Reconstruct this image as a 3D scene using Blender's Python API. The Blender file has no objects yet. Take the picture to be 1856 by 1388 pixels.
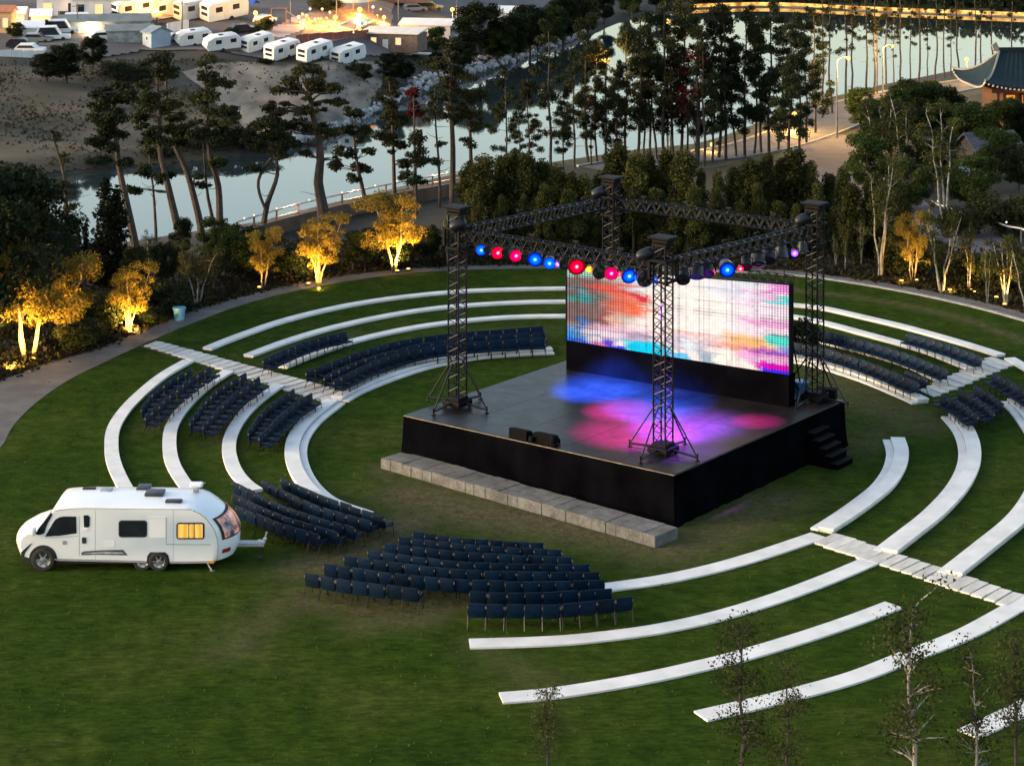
import bpy, bmesh, math, random
import numpy as np
from mathutils import Vector, Matrix
from mathutils.bvhtree import BVHTree
R = math.radians
SC = bpy.context.scene
COL = SC.collection
F, HOR, CAMZ, CX = 3800.0, -300.0, 24.0, 928.0      # pixels of focal length, horizon row, eye height
rng = random.Random(7)
NR = np.random.default_rng(11)
ORD = ('first second third fourth fifth sixth seventh eighth ninth tenth eleventh twelfth thirteenth fourteenth fifteenth '
       'sixteenth seventeenth eighteenth nineteenth twentieth twenty-first twenty-second twenty-third twenty-fourth '
       'twenty-fifth twenty-sixth').split()

# ------------------------------------------------------------------ places
def W(px, py, z=0.0):
    Y = F * (CAMZ - z) / (py - HOR)
    return Vector(((px - CX) * Y / F, Y, z))
def zat(py, Y):
    return CAMZ - (py - HOR) * Y / F
EDGE = [(-900, 520), (-100, 470), (200, 452), (330, 430), (480, 408), (600, 376), (720, 346), (820, 322), (1000, 300), (1160, 276),
        (1300, 262), (1400, 232), (1490, 192), (1600, 158), (1750, 128), (1900, 100), (2300, 40)]
SHORE = [(-900, 420), (-50, 330), (150, 311), (280, 297), (400, 285), (500, 278), (560, 262), (640, 225), (700, 197), (760, 172),
         (850, 144), (930, 114), (1000, 88), (1060, 66), (1110, 42), (1180, 24), (1260, 16), (1400, 13), (1600, 22), (1856, 32), (2300, 45)]
WATER = -16.0
_e = [W(*p) for p in EDGE]; EX = [p.x for p in _e]; EY = [p.y for p in _e]
_s = [W(p[0], p[1], WATER) for p in SHORE]; SX = [p.x for p in _s]; SY = [p.y for p in _s]
XHILL = W(1010, 84, WATER).x
def hgt(X, Y):
    X = np.asarray(X, float); Y = np.asarray(Y, float)
    e = np.interp(X, EX, EY); s = np.interp(X, SX, SY)
    d = np.maximum(Y - e, 0.0)
    z = -np.where(d < 8, d * d / 16 * .42, 1.68 + (d - 8) * .42)
    z = np.maximum(z, -18.0)
    b = Y - s
    t = np.clip((b + 9) / 14, 0, 1); t = t * t * (3 - 2 * t)
    slope = .085 * np.clip((XHILL - X) / 18, .06, 1)
    far = -18 + 3.1 * t + np.clip(b, 0, 170) * slope + np.where(b > 2, .35 * np.sin(X * .31) * np.sin(Y * .23 + 1), 0) * np.clip((b - 2) / 12, 0, 1)
    return np.where(b > -9, np.maximum(far, -18), z)
def h1(x, y): return float(hgt(x, y))
def G(px, py, dz=0.0):
    a = (px - CX) / F; s = (py - HOR) / F
    Ys = np.arange(100, 1400, .8)
    dlt = CAMZ - Ys * s - hgt(a * Ys, Ys)
    i = int(np.argmax(dlt <= 0)); i = max(i, 1)
    lo, hi = Ys[i - 1], Ys[i]
    for _ in range(12):
        m = (lo + hi) / 2
        if CAMZ - m * s - h1(a * m, m) > 0: lo = m
        else: hi = m
    Y = (lo + hi) / 2
    return Vector((a * Y, Y, h1(a * Y, Y) + dz))

# ------------------------------------------------------------------ materials
def nodes(name):
    m = bpy.data.materials.new(name); m.use_nodes = True
    nt = m.node_tree; b = nt.nodes['Principled BSDF']
    return m, nt, b
def N(nt, t, **k):
    n = nt.nodes.new(t)
    for a, v in k.items(): setattr(n, a, v)
    return n
def c4(c): return (c[0], c[1], c[2], 1)
MATS = {}
def M(name, col, rough=.7, var=.18, scale=6, bump=0.0, bscale=None, metal=0.0, spec=.5, emit=None, es=0.0, rnd=0.0, col2=None, detail=5, coat=0, stretch=None):
    if name in MATS: return MATS[name]
    m, nt, b = nodes(name); L = nt.links.new
    tc = N(nt, 'ShaderNodeTexCoord')
    no = N(nt, 'ShaderNodeTexNoise'); no.inputs['Scale'].default_value = scale; no.inputs['Detail'].default_value = detail
    if stretch:
        mpg = N(nt, 'ShaderNodeMapping'); mpg.inputs['Scale'].default_value = stretch; mpg.inputs['Rotation'].default_value = (0, 0, .6); L(tc.outputs['Object'], mpg.inputs[0]); L(mpg.outputs[0], no.inputs['Vector'])
    else: L(tc.outputs['Object'], no.inputs['Vector'])
    rp = N(nt, 'ShaderNodeValToRGB'); rp.color_ramp.elements[0].position = .32; rp.color_ramp.elements[1].position = .68
    a = [x * (1 - var) for x in col]; z = col2 if col2 else [min(1, x * (1 + var)) for x in col]
    rp.color_ramp.elements[0].color = c4(a); rp.color_ramp.elements[1].color = c4(z)
    L(no.outputs['Fac'], rp.inputs['Fac'])
    out = rp.outputs['Color']
    if rnd:
        oi = N(nt, 'ShaderNodeObjectInfo')
        mr = N(nt, 'ShaderNodeMapRange'); mr.inputs['To Min'].default_value = 1 - rnd; mr.inputs['To Max'].default_value = 1 + rnd
        L(oi.outputs['Random'], mr.inputs['Value'])
        hs = N(nt, 'ShaderNodeHueSaturation'); L(mr.outputs['Result'], hs.inputs['Value']); L(out, hs.inputs['Color']); out = hs.outputs['Color']
    L(out, b.inputs['Base Color'])
    b.inputs['Roughness'].default_value = rough; b.inputs['Metallic'].default_value = metal
    b.inputs['Specular IOR Level'].default_value = spec
    if coat: b.inputs['Coat Weight'].default_value = coat; b.inputs['Coat Roughness'].default_value = .15
    if bump:
        n2 = N(nt, 'ShaderNodeTexNoise'); n2.inputs['Scale'].default_value = bscale or scale * 3; n2.inputs['Detail'].default_value = 4
        L(tc.outputs['Object'], n2.inputs['Vector'])
        bp = N(nt, 'ShaderNodeBump'); bp.inputs['Strength'].default_value = bump; bp.inputs['Distance'].default_value = .05
        L(n2.outputs['Fac'], bp.inputs['Height']); L(bp.outputs['Normal'], b.inputs['Normal'])
    if emit:
        b.inputs['Emission Color'].default_value = c4(emit); b.inputs['Emission Strength'].default_value = es
    MATS[name] = m
    return m
def MLEAF(name, dark, light, scale=.8, rnd=.25, trans=.3):
    if name in MATS: return MATS[name]
    dark = [c * .62 for c in dark]; light = [c * .72 for c in light]
    m, nt, b = nodes(name); L = nt.links.new
    tc = N(nt, 'ShaderNodeTexCoord'); no = N(nt, 'ShaderNodeTexNoise'); no.inputs['Scale'].default_value = scale; no.inputs['Detail'].default_value = 6
    no.inputs['Roughness'].default_value = .7
    L(tc.outputs['Object'], no.inputs['Vector'])
    rp = N(nt, 'ShaderNodeValToRGB'); rp.color_ramp.elements[0].position = .35; rp.color_ramp.elements[1].position = .66
    rp.color_ramp.elements[0].color = c4(dark); rp.color_ramp.elements[1].color = c4(light)
    L(no.outputs['Fac'], rp.inputs['Fac'])
    oi = N(nt, 'ShaderNodeObjectInfo'); mr = N(nt, 'ShaderNodeMapRange'); mr.inputs['To Min'].default_value = 1 - rnd; mr.inputs['To Max'].default_value = 1 + rnd
    L(oi.outputs['Random'], mr.inputs['Value'])
    hs = N(nt, 'ShaderNodeHueSaturation'); L(mr.outputs['Result'], hs.inputs['Value']); L(rp.outputs['Color'], hs.inputs['Color'])
    L(hs.outputs['Color'], b.inputs['Base Color']); b.inputs['Roughness'].default_value = .65; b.inputs['Specular IOR Level'].default_value = .08
    tr = N(nt, 'ShaderNodeBsdfTranslucent'); L(hs.outputs['Color'], tr.inputs['Color'])
    mx = N(nt, 'ShaderNodeMixShader'); mx.inputs[0].default_value = trans
    L(b.outputs[0], mx.inputs[1]); L(tr.outputs[0], mx.inputs[2])
    L(mx.outputs[0], nt.nodes['Material Output'].inputs['Surface'])
    MATS[name] = m
    return m
def MEMIT(name, col, s):
    if name in MATS: return MATS[name]
    m, nt, b = nodes(name); nt.nodes.remove(b)
    e = N(nt, 'ShaderNodeEmission'); e.inputs[0].default_value = c4(col); e.inputs[1].default_value = s
    nt.links.new(e.outputs[0], nt.nodes['Material Output'].inputs['Surface'])
    MATS[name] = m
    return m

# ------------------------------------------------------------------ mesh building
class MB:
    def __init__(s): s.v = []; s.f = []; s.m = []
    def add(s, vs, fs, m=0):
        o = len(s.v); s.v += [tuple(p) for p in vs]
        for q in fs: s.f.append(tuple(i + o for i in q)); s.m.append(m)
        return s
    def box(s, c, d, rz=0, m=0, M4=None):
        x, y, z = d[0] / 2, d[1] / 2, d[2] / 2
        vs = [Vector((a * x, b * y, e * z)) for e in (-1, 1) for a, b in ((-1, -1), (1, -1), (1, 1), (-1, 1))]
        T = M4 if M4 else Matrix.Translation(c) @ Matrix.Rotation(rz, 4, 'Z')
        return s.add([T @ p for p in vs], [(3, 2, 1, 0), (4, 5, 6, 7), (0, 1, 5, 4), (1, 2, 6, 5), (2, 3, 7, 6), (3, 0, 4, 7)], m)
    def rbox(s, c, d, bev, seg=2, rz=0, m=0, M4=None):
        bm = bmesh.new(); bmesh.ops.create_cube(bm, size=1)
        for p in bm.verts: p.co = Vector((p.co.x * d[0], p.co.y * d[1], p.co.z * d[2]))
        bmesh.ops.bevel(bm, geom=list(bm.edges), offset=bev, segments=seg, affect='EDGES', profile=.5)
        T = M4 if M4 else Matrix.Translation(c) @ Matrix.Rotation(rz, 4, 'Z')
        bm.verts.index_update()
        s.add([T @ p.co for p in bm.verts], [[q.index for q in f.verts] for f in bm.faces], m); bm.free()
        return s
    def path(s, pts, rad, n=6, m=0, cap=True):
        pts = [Vector(p) for p in pts]
        if not hasattr(rad, '__len__'): rad = [rad] * len(pts)
        vs = []; fs = []; u = None
        for i, p in enumerate(pts):
            t = (pts[min(i + 1, len(pts) - 1)] - pts[max(i - 1, 0)])
            t = t.normalized() if t.length > 1e-9 else Vector((0, 0, 1))
            if u is None: u = t.orthogonal().normalized()
            u = (u - t * u.dot(t)); u = u.normalized() if u.length > 1e-6 else t.orthogonal().normalized()
            w = t.cross(u)
            for k in range(n):
                a = 2 * math.pi * k / n
                vs.append(p + (u * math.cos(a) + w * math.sin(a)) * rad[i])
        for i in range(len(pts) - 1):
            for k in range(n):
                a = i * n + k; b = i * n + (k + 1) % n
                fs.append((a, b, b + n, a + n))
        if cap: fs.append(tuple(range(n - 1, -1, -1))); fs.append(tuple(range((len(pts) - 1) * n, len(pts) * n)))
        return s.add(vs, fs, m)
    def tube(s, a, b, r0, r1=None, n=6, m=0): return s.path([a, b], [r0, r0 if r1 is None else r1], n, m)
    def lathe(s, prof, n=14, m=0, T=None):
        T = T or Matrix.Identity(4); vs = []; fs = []
        for r, z in prof:
            for k in range(n):
                a = 2 * math.pi * k / n; vs.append(T @ Vector((r * math.cos(a), r * math.sin(a), z)))
        for i in range(len(prof) - 1):
            for k in range(n):
                a = i * n + k; b = i * n + (k + 1) % n; fs.append((a, b, b + n, a + n))
        fs.append(tuple(range(n - 1, -1, -1))); fs.append(tuple(range((len(prof) - 1) * n, len(prof) * n)))
        return s.add(vs, fs, m)
    def prism(s, poly, p0, ax, ay, dv, m=0):
        """poly in the plane p0 + u*ax + v*ay, pushed along dv"""
        p0, ax, ay, dv = Vector(p0), Vector(ax), Vector(ay), Vector(dv); n = len(poly)
        a = [p0 + ax * u + ay * v for u, v in poly]; b = [p + dv for p in a]
        return s.add(a + b, [tuple(range(n)), tuple(range(2 * n - 1, n - 1, -1))] + [(i, i + n, (i + 1) % n + n, (i + 1) % n) for i in range(n)], m)
    def mesh(s, name, mats, smooth=False, fix=True):
        me = bpy.data.meshes.new(name); me.from_pydata(s.v, [], s.f)
        for q in (mats if isinstance(mats, (list, tuple)) else [mats]): me.materials.append(q)
        me.polygons.foreach_set('material_index', s.m)
        if fix:
            bm = bmesh.new(); bm.from_mesh(me); bmesh.ops.recalc_face_normals(bm, faces=bm.faces); bm.to_mesh(me); bm.free()
        if smooth: sm(me)
        me.update(); return me
    def obj(s, name, mats, parent=None, smooth=False, label=None, loc=None):
        return put(name, s.mesh(name, mats, smooth), parent, label, loc)
def sm(me, ang=40):
    me.polygons.foreach_set('use_smooth', [True] * len(me.polygons))
    bm = bmesh.new(); bm.from_mesh(me)
    for e in bm.edges:
        if len(e.link_faces) == 2 and e.calc_face_angle(0) > R(ang): e.smooth = False
    bm.to_mesh(me); bm.free()
def put(name, me, parent=None, label=None, loc=None):
    o = bpy.data.objects.new(name, me); COL.objects.link(o)
    if parent: o.parent = parent
    if label: o['label'] = label
    if loc is not None: o.location = loc
    return o
def tag(o, label, cat, group=None):
    o['label'] = label; o['category'] = cat
    if group: o['group'] = group
    return o
def thing(name, label, cat, loc=(0, 0, 0), rz=0, group=None, rot=None):
    o = bpy.data.objects.new(name, None); COL.objects.link(o); o.empty_display_size = .3
    o.location = loc; o.rotation_euler = rot if rot else (0, 0, rz)
    return tag(o, label, cat, group)
def kids(o): return [c for c in bpy.data.objects if c.parent == o]
def dup(root, label, loc, rot, scale=None, group=None):
    r = root.copy(); COL.objects.link(r); r.location = loc; r.rotation_euler = rot if hasattr(rot, '__len__') else (0, 0, rot)
    if scale: r.scale = scale
    r['label'] = label
    if group: r['group'] = group
    for ch in root.children:
        c = ch.copy(); COL.objects.link(c); c.parent = r
        for g in ch.children:
            d = g.copy(); COL.objects.link(d); d.parent = c
    return r
def struct(name, me, kind='structure'):
    o = put(name, me); o['kind'] = kind; return o
def npmesh(name, V, Fq, mat):
    me = bpy.data.meshes.new(name); V = np.asarray(V, np.float32); Fq = np.asarray(Fq, np.int32)
    me.vertices.add(len(V)); me.vertices.foreach_set('co', V.ravel())
    k = Fq.shape[1]; me.loops.add(Fq.size); me.loops.foreach_set('vertex_index', Fq.ravel())
    me.polygons.add(len(Fq)); me.polygons.foreach_set('loop_start', np.arange(len(Fq), dtype=np.int32) * k)
    me.update(calc_edges=True); me.validate()
    for q in (mat if isinstance(mat, (list, tuple)) else [mat]): me.materials.append(q)
    return me
def catmull(P, step):
    P = [np.array(p, float) for p in P]; out = []
    for i in range(len(P) - 1):
        a = P[max(i - 1, 0)]; b = P[i]; c = P[i + 1]; d = P[min(i + 2, len(P) - 1)]
        n = max(2, int(np.linalg.norm(c - b) / step))
        for k in range(n):
            t = k / n
            out.append(.5 * ((2 * b) + (c - a) * t + (2 * a - 5 * b + 4 * c - d) * t * t + (3 * b - a - 3 * c + d) * t ** 3))
    out.append(P[-1]); return np.array(out)
def ribbon(C, hw, z0, z1, off=0.0):
    """a bar of width 2*hw along the ground curve C (n,2), from z0 up to z1"""
    C = np.asarray(C)[:, :2]; t = np.gradient(C, axis=0); t /= np.linalg.norm(t, axis=1)[:, None]
    n = np.stack([-t[:, 1], t[:, 0]], 1); mb = MB(); k = len(C)
    Lp = C + n * (hw + off); Rp = C - n * (hw - off)
    vs = []
    for i in range(k): vs += [(*Lp[i], z1), (*Rp[i], z1), (*Rp[i], z0), (*Lp[i], z0)]
    fs = []
    for i in range(k - 1):
        a = i * 4; b = a + 4
        for j in range(4): fs.append((a + j, a + (j + 1) % 4, b + (j + 1) % 4, b + j))
    fs.append((0, 1, 2, 3)); fs.append((4 * k - 1, 4 * k - 2, 4 * k - 3, 4 * k - 4))
    return mb.add(vs, fs)
def inpoly(x, y, poly):
    x = np.asarray(x); y = np.asarray(y); r = np.zeros(x.shape, bool); n = len(poly); j = n - 1
    for i in range(n):
        xi, yi = poly[i][:2]; xj, yj = poly[j][:2]
        c = ((yi > y) != (yj > y)) & (x < (xj - xi) * (y - yi) / ((yj - yi) or 1e-9) + xi)
        r ^= c; j = i
    return r
def sheet(name, poly, mat, step, dz, flat=False, kind='structure'):
    """a sheet lying on the terrain inside the world polygon poly"""
    P = np.array([[p[0], p[1]] for p in poly]); x0, y0 = P.min(0); x1, y1 = P.max(0)
    xs = np.arange(x0, x1 + step, step); ys = np.arange(y0, y1 + step, step)
    XX, YY = np.meshgrid(xs, ys); cx = (XX[:-1, :-1] + step / 2); cy = (YY[:-1, :-1] + step / 2)
    keep = inpoly(cx, cy, P)
    Z = np.zeros_like(XX) if flat else hgt(XX, YY)
    V = np.stack([XX, YY, Z + dz], -1).reshape(-1, 3); nx = len(xs)
    ii, jj = np.nonzero(keep); a = ii * nx + jj
    Fq = np.stack([a, a + 1, a + 1 + nx, a + nx], 1)
    used = np.unique(Fq); mp = -np.ones(len(V), int); mp[used] = np.arange(len(used))
    me = npmesh(name, V[used], mp[Fq], mat); me.polygons.foreach_set('use_smooth', [True] * len(me.polygons))
    return struct(name, me, kind)
# ================================================================== THE SETTING
# ---- ground
def axis(a, b, fine0, fine1, st, mx):
    v = [fine0]; s = st
    while v[-1] < fine1: v.append(v[-1] + st)
    while v[-1] < b: s = min(s * 1.3, mx); v.append(v[-1] + s)
    s = st; w = []; x = fine0
    while x > a: s = min(s * 1.3, mx); x -= s; w.append(x)
    return np.array(w[::-1] + v)
xs = axis(-1500, 1500, -110, 130, 1.6, 60); ys = axis(-60, 3000, 96, 430, 1.6, 80)
XX, YY = np.meshgrid(xs, ys); nx = len(xs)
V = np.stack([XX, YY, hgt(XX, YY)], -1).reshape(-1, 3)
ii, jj = np.meshgrid(np.arange(len(ys) - 1), np.arange(nx - 1), indexing='ij'); a = (ii * nx + jj).ravel()
soil = M('soil', (.012, .010, .006), .95, .5, .35, .6, 3, col2=(.022, .021, .009), detail=8)
me = npmesh('ground', V, np.stack([a, a + 1, a + 1 + nx, a + nx], 1), soil)
me.polygons.foreach_set('use_smooth', [True] * len(me.polygons)); struct('ground', me)
# ---- river
m, nt, b = nodes('river_water'); L = nt.links.new
b.inputs['Base Color'].default_value = (.018, .028, .030, 1); b.inputs['Roughness'].default_value = .03; b.inputs['IOR'].default_value = 1.38
b.inputs['Specular IOR Level'].default_value = .72
tc = N(nt, 'ShaderNodeTexCoord'); mp = N(nt, 'ShaderNodeMapping'); mp.inputs['Scale'].default_value = (.5, .12, 1)
no = N(nt, 'ShaderNodeTexNoise'); no.inputs['Scale'].default_value = 1.2; no.inputs['Detail'].default_value = 3
bp = N(nt, 'ShaderNodeBump'); bp.inputs['Strength'].default_value = .03; bp.inputs['Distance'].default_value = .05
L(tc.outputs['Object'], mp.inputs[0]); L(mp.outputs[0], no.inputs['Vector']); L(no.outputs['Fac'], bp.inputs['Height']); L(bp.outputs[0], b.inputs['Normal'])
struct('river', MB().add([(-900, 120, WATER), (900, 120, WATER), (900, 900, WATER), (-900, 900, WATER)], [(0, 1, 2, 3)]).mesh('river', m))

# ---- lawn of the bowl
INNER = [(-420, 1010), (-200, 900), (-60, 845), (0, 812), (22, 775), (60, 735), (120, 692), (200, 652), (270, 620), (350, 586), (450, 550), (560, 523),
         (680, 503), (780, 493), (928, 488), (1100, 488), (1300, 493), (1400, 497), (1500, 507), (1640, 530), (1760, 556), (1856, 582), (2000, 625), (2200, 700)]
OUTER = [(-420, 870), (-200, 770), (-60, 712), (0, 690), (30, 680), (60, 668), (110, 652), (180, 632), (240, 608), (330, 572), (430, 541), (540, 515),
         (650, 497), (770, 486), (928, 481), (1100, 481), (1300, 486), (1400, 489), (1500, 499), (1640, 520), (1760, 543), (1856, 567), (2000, 607), (2200, 680)]
inn = [W(*p) for p in INNER]; outr = [W(*p) for p in OUTER]
mid = [(a + b) / 2 for a, b in zip(inn, outr)]
lawnpoly = mid + [Vector((70, 30, 0)), Vector((-70, 30, 0))]
WEAR = [([(745, 945), (660, 985), (560, 1030)], 1.0, 1.0), ([(760, 900), (900, 935), (1100, 965), (1200, 990)], 1.6, .75), ([(560, 1085), (720, 1105), (830, 1090)], 1.0, .6),
        ([(1230, 1000), (1330, 950), (1400, 905)], 1.2, .55), ([(660, 1130), (760, 1120)], .8, .5), ([(1010, 905), (1090, 945), (1190, 985)], .6, .9),
        ([(700, 850), (760, 890), (850, 905)], .7, .5), ([(1480, 640), (1540, 700), (1600, 740), (1680, 770)], 1.2, .5), ([(1440, 760), (1500, 830), (1640, 760)], .8, .35),
        ([(420, 1180), (520, 1090), (600, 1060)], .7, .4), ([(870, 1170), (1000, 1250)], .7, .3), ([(1440, 527), (1500, 533), (1567, 541), (1638, 554), (1730, 574), (1800, 597), (1900, 635)], .35, 1.2),
        ([(640, 690), (800, 620), (960, 600)], .9, .4), ([(500, 640), (640, 605)], .5, .4), ([(330, 720), (270, 780)], .5, .35), ([(430, 740), (400, 800)], .5, .35)]
st = .5
P = np.array([[p.x, p.y] for p in lawnpoly]); gx = np.arange(-50, 62, st); gy = np.arange(34, 118, st)
XX, YY = np.meshgrid(gx, gy); keep = inpoly(XX[:-1, :-1] + st / 2, YY[:-1, :-1] + st / 2, P)
wear = np.zeros_like(XX)
for pts, wd, k in WEAR:
    C = catmull([W(*p)[:2] for p in pts], .6)
    d = np.min(np.hypot(XX[..., None] - C[:, 0], YY[..., None] - C[:, 1]), -1)
    wear = np.maximum(wear, min(1.0, k * 1.3) * np.exp(-(d / (wd * 1.15)) ** 2))
V = np.stack([XX, YY, np.full_like(XX, .012)], -1).reshape(-1, 3); nx = len(gx); ii, jj = np.nonzero(keep); a = ii * nx + jj
Fq = np.stack([a, a + 1, a + 1 + nx, a + nx], 1); used = np.unique(Fq); mp_ = -np.ones(len(V), int); mp_[used] = np.arange(len(used))
m, nt, b = nodes('lawn_grass'); L = nt.links.new
tc = N(nt, 'ShaderNodeTexCoord')
def noise(sc, det=6, rough=.6, vec=None):
    n = N(nt, 'ShaderNodeTexNoise'); n.inputs['Scale'].default_value = sc; n.inputs['Detail'].default_value = det; n.inputs['Roughness'].default_value = rough
    L(vec or tc.outputs['Object'], n.inputs['Vector']); return n.outputs['Fac']
def ramp(f, stops):
    r = N(nt, 'ShaderNodeValToRGB')
    while len(r.color_ramp.elements) < len(stops): r.color_ramp.elements.new(.5)
    for e, (p, c) in zip(r.color_ramp.elements, stops): e.position = p; e.color = c4(c)
    L(f, r.inputs['Fac']); return r.outputs['Color']
def mixc(f, a, bb, mode='MIX'):
    x = N(nt, 'ShaderNodeMix', data_type='RGBA', blend_type=mode)
    if isinstance(f, (int, float)): x.inputs[0].default_value = f
    else: L(f, x.inputs[0])
    L(a, x.inputs[6]); L(bb, x.inputs[7]); return x.outputs[2]
mp2 = N(nt, 'ShaderNodeMapping'); mp2.inputs['Scale'].default_value = (.35, 1.0, 1); L(tc.outputs['Object'], mp2.inputs[0])
g1 = ramp(noise(.16, 9, .68), [(.28, (.0145, .034, .004)), (.5, (.027, .048, .0065)), (.7, (.048, .060, .013))])
g2 = ramp(noise(5.5, 8, .8, mp2.outputs[0]), [(.25, (.25, .28, .2)), (.5, (.95, 1, .9)), (.78, (2.0, 1.8, 1.6))])
g3 = ramp(noise(1.3, 6, .7), [(.28, (.45, .5, .42)), (.55, (1, 1, 1)), (.75, (1.55, 1.3, 1.15))])
gc = mixc(1.0, mixc(1.0, g1, g2, 'MULTIPLY'), g3, 'MULTIPLY')
at = N(nt, 'ShaderNodeAttribute', attribute_name='wear')
mul = N(nt, 'ShaderNodeMath', operation='MULTIPLY'); L(at.outputs['Fac'], mul.inputs[0]); L(ramp(noise(2.2, 8, .75), [(.28, (.1, .1, .1)), (.55, (1, 1, 1))]), mul.inputs[1])
dirt = ramp(noise(6, 6), [(.3, (.055, .050, .022)), (.7, (.125, .10, .062))])
fin = mixc(mul.outputs[0], gc, dirt)
L(fin, b.inputs['Base Color']); b.inputs['Roughness'].default_value = 1; b.inputs['Specular IOR Level'].default_value = .02
bp = N(nt, 'ShaderNodeBump'); bp.inputs['Strength'].default_value = .7; bp.inputs['Distance'].default_value = .08
L(noise(7, 8, .8, mp2.outputs[0]), bp.inputs['Height']); L(bp.outputs[0], b.inputs['Normal'])
me = npmesh('lawn', V[used], mp_[Fq], m)
at = me.attributes.new('wear', 'FLOAT', 'POINT'); at.data.foreach_set('value', wear.reshape(-1)[used].astype(np.float32))
struct('lawn', me)
# short tufts standing in the lawn, nearest part
def quads(Cn, A, B):
    V = np.stack([Cn - A - B, Cn + A - B, Cn + A * .35 + B, Cn - A * .35 + B], 1).reshape(-1, 3)
    return V, np.arange(len(V)).reshape(-1, 4)
NT = 22000
tx = NR.uniform(-42, 46, NT); ty = 50 + 62 * NR.random(NT) ** 1.25
ok = inpoly(tx, ty, P); tx, ty = tx[ok], ty[ok]; n = len(tx)
hh = NR.uniform(.008, .03, n); an = NR.uniform(0, math.pi, n)
A = np.stack([np.cos(an), np.sin(an), 0 * an], 1) * (hh * 1.3)[:, None]; B = np.stack([NR.normal(0, .02, n), NR.normal(0, .02, n), hh], 1)
V, Fq = quads(np.stack([tx, ty, .01 + hh], 1), A, B)
gm = MLEAF('grass_tuft', (.05, .10, .016), (.09, .13, .03), .5, 0, .45)
struct('grass', npmesh('grass', V, Fq, gm), 'stuff')

# ---- perimeter path
def strip(name, a, bb, z, mat):
    a = catmull([p[:2] for p in a], .7); bb = catmull([p[:2] for p in bb], .7); n = 260
    f = lambda c: np.stack([np.interp(np.linspace(0, 1, n), np.linspace(0, 1, len(c)), c[:, k]) for k in (0, 1)], 1)
    a, bb = f(a), f(bb); V = np.concatenate([np.c_[a, np.full(n, z)], np.c_[bb, np.full(n, z)]]); i = np.arange(n - 1)
    me = npmesh(name, V, np.stack([i, i + 1, i + 1 + n, i + n], 1), mat); return struct(name, me)
asph = M('path_paving', (.075, .07, .068), .85, .22, .7, .35, 22, col2=(.115, .105, .10), detail=9)
strip('path', outr, inn, .022, asph)
kerb = M('pale_kerb', (.26, .255, .25), .8, .2, 3, .2)
C = catmull([p[:2] for p in inn[15:]], .8)
struct('kerb', ribbon(C, .13, -.05, .07).mesh('kerb', kerb))
# mulch / leaf litter outside the path
litter = M('leaf_litter', (.02, .016, .009), .95, .5, .5, .7, 6, col2=(.05, .036, .016), detail=9)

# ---- curved white benches
white = M('white_bench', (.60, .595, .58), .6, .12, 1.1, .08, 30, detail=12)
stone = M('bench_face', (.44, .42, .39), .75, .2, 5, .25, 20, detail=8)
def bench(label, pts, hw=.27, h=.14, ledge=None, face=None):
    C = catmull([W(x, y, h)[:2] for x, y in pts], .35)
    lo = C.min(0); o = Vector(((C[0, 0] + C[-1, 0]) / 2, (C[0, 1] + C[-1, 1]) / 2, 0))
    t = thing('curved_bench', label, 'bench', (o.x, o.y, 0), group='curved white benches on the lawn')
    Cl = C - np.array([o.x, o.y])
    ribbon(Cl, hw, h - .09, h).obj('seat_slab', white, t)
    if ledge is None: ribbon(Cl, hw - .04, -.05, h - .092).obj('base', stone, t)
    else:
        ribbon(Cl, hw - .04, -.05, h - .092).obj('base', stone, t)
        ribbon(Cl, .15, -.05, h * .45, ledge * (hw + .155)).obj('ledge', white, t)
    return t
bench('outermost bench left of the stepping path, running down behind the camper', [(342, 652), (300, 676), (262, 706), (228, 740), (206, 775), (202, 810), (208, 842), (226, 880), (245, 908)])
bench('bench between two chair clusters, its lower end behind the camper roof', [(414, 671), (372, 699), (336, 734), (313, 768), (307, 800), (312, 835), (330, 868), (352, 895)])
bench('bench left of the stage whose lower end meets the long chair rows', [(506, 696), (470, 722), (440, 752), (420, 785), (415, 815), (424, 847), (442, 871), (464, 887)])
bench('innermost double-step bench left of the stage, below the stepping path', [(602, 723), (560, 756), (536, 787), (529, 817), (537, 850), (558, 881), (592, 906), (655, 928)], .28, .2, ledge=1)
bench('outermost bench behind the stage, beginning right of the left stepping path', [(376, 630), (440, 605), (520, 578), (620, 554), (720, 538), (830, 527), (928, 523), (1030, 521), (1100, 521)])
bench('second bench from the perimeter path, on the far lawn left of the screen', [(450, 643), (520, 617), (600, 593), (700, 571), (800, 556), (928, 547), (1026, 545), (1100, 545)])
bench('third bench from the perimeter path, just above the short chair row', [(512, 663), (580, 636), (650, 614), (740, 594), (830, 581), (928, 573), (1030, 571), (1100, 572)])
bench('innermost double-step bench curving behind the left truss tower', [(610, 719), (640, 702), (700, 678), (770, 656), (850, 641), (928, 634), (1000, 630)], .27, .2, ledge=-1)
bench('uppermost bench right of the screen, nearest the pale kerb', [(1400, 549), (1436, 551), (1492, 557), (1560, 572), (1640, 591), (1720, 613), (1770, 628), (1814, 642)])
bench('bench right of the screen between the two single chair rows', [(1400, 569), (1436, 572), (1492, 583), (1567, 603), (1640, 623), (1692, 639), (1762, 667)])
bench('thin short bench right of the screen ending at the right stepping path', [(1410, 604), (1452, 610), (1498, 619), (1597, 645), (1646, 661), (1702, 687)], .2)
bench('innermost double-step bench behind the right truss tower', [(1400, 640), (1440, 645), (1492, 655), (1572, 680), (1646, 710), (1674, 723)], .27, .2, ledge=-1)
bench('bench at the right frame edge above the stepping path', [(1830, 648), (1860, 665), (1900, 690), (1940, 720)])
bench('bench hooking round the right frame edge beside the dark blue chairs', [(1838, 722), (1860, 746), (1890, 790), (1902, 835), (1887, 885), (1853, 934), (1791, 986), (1729, 1035)], .28, .2, ledge=-1)
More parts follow.
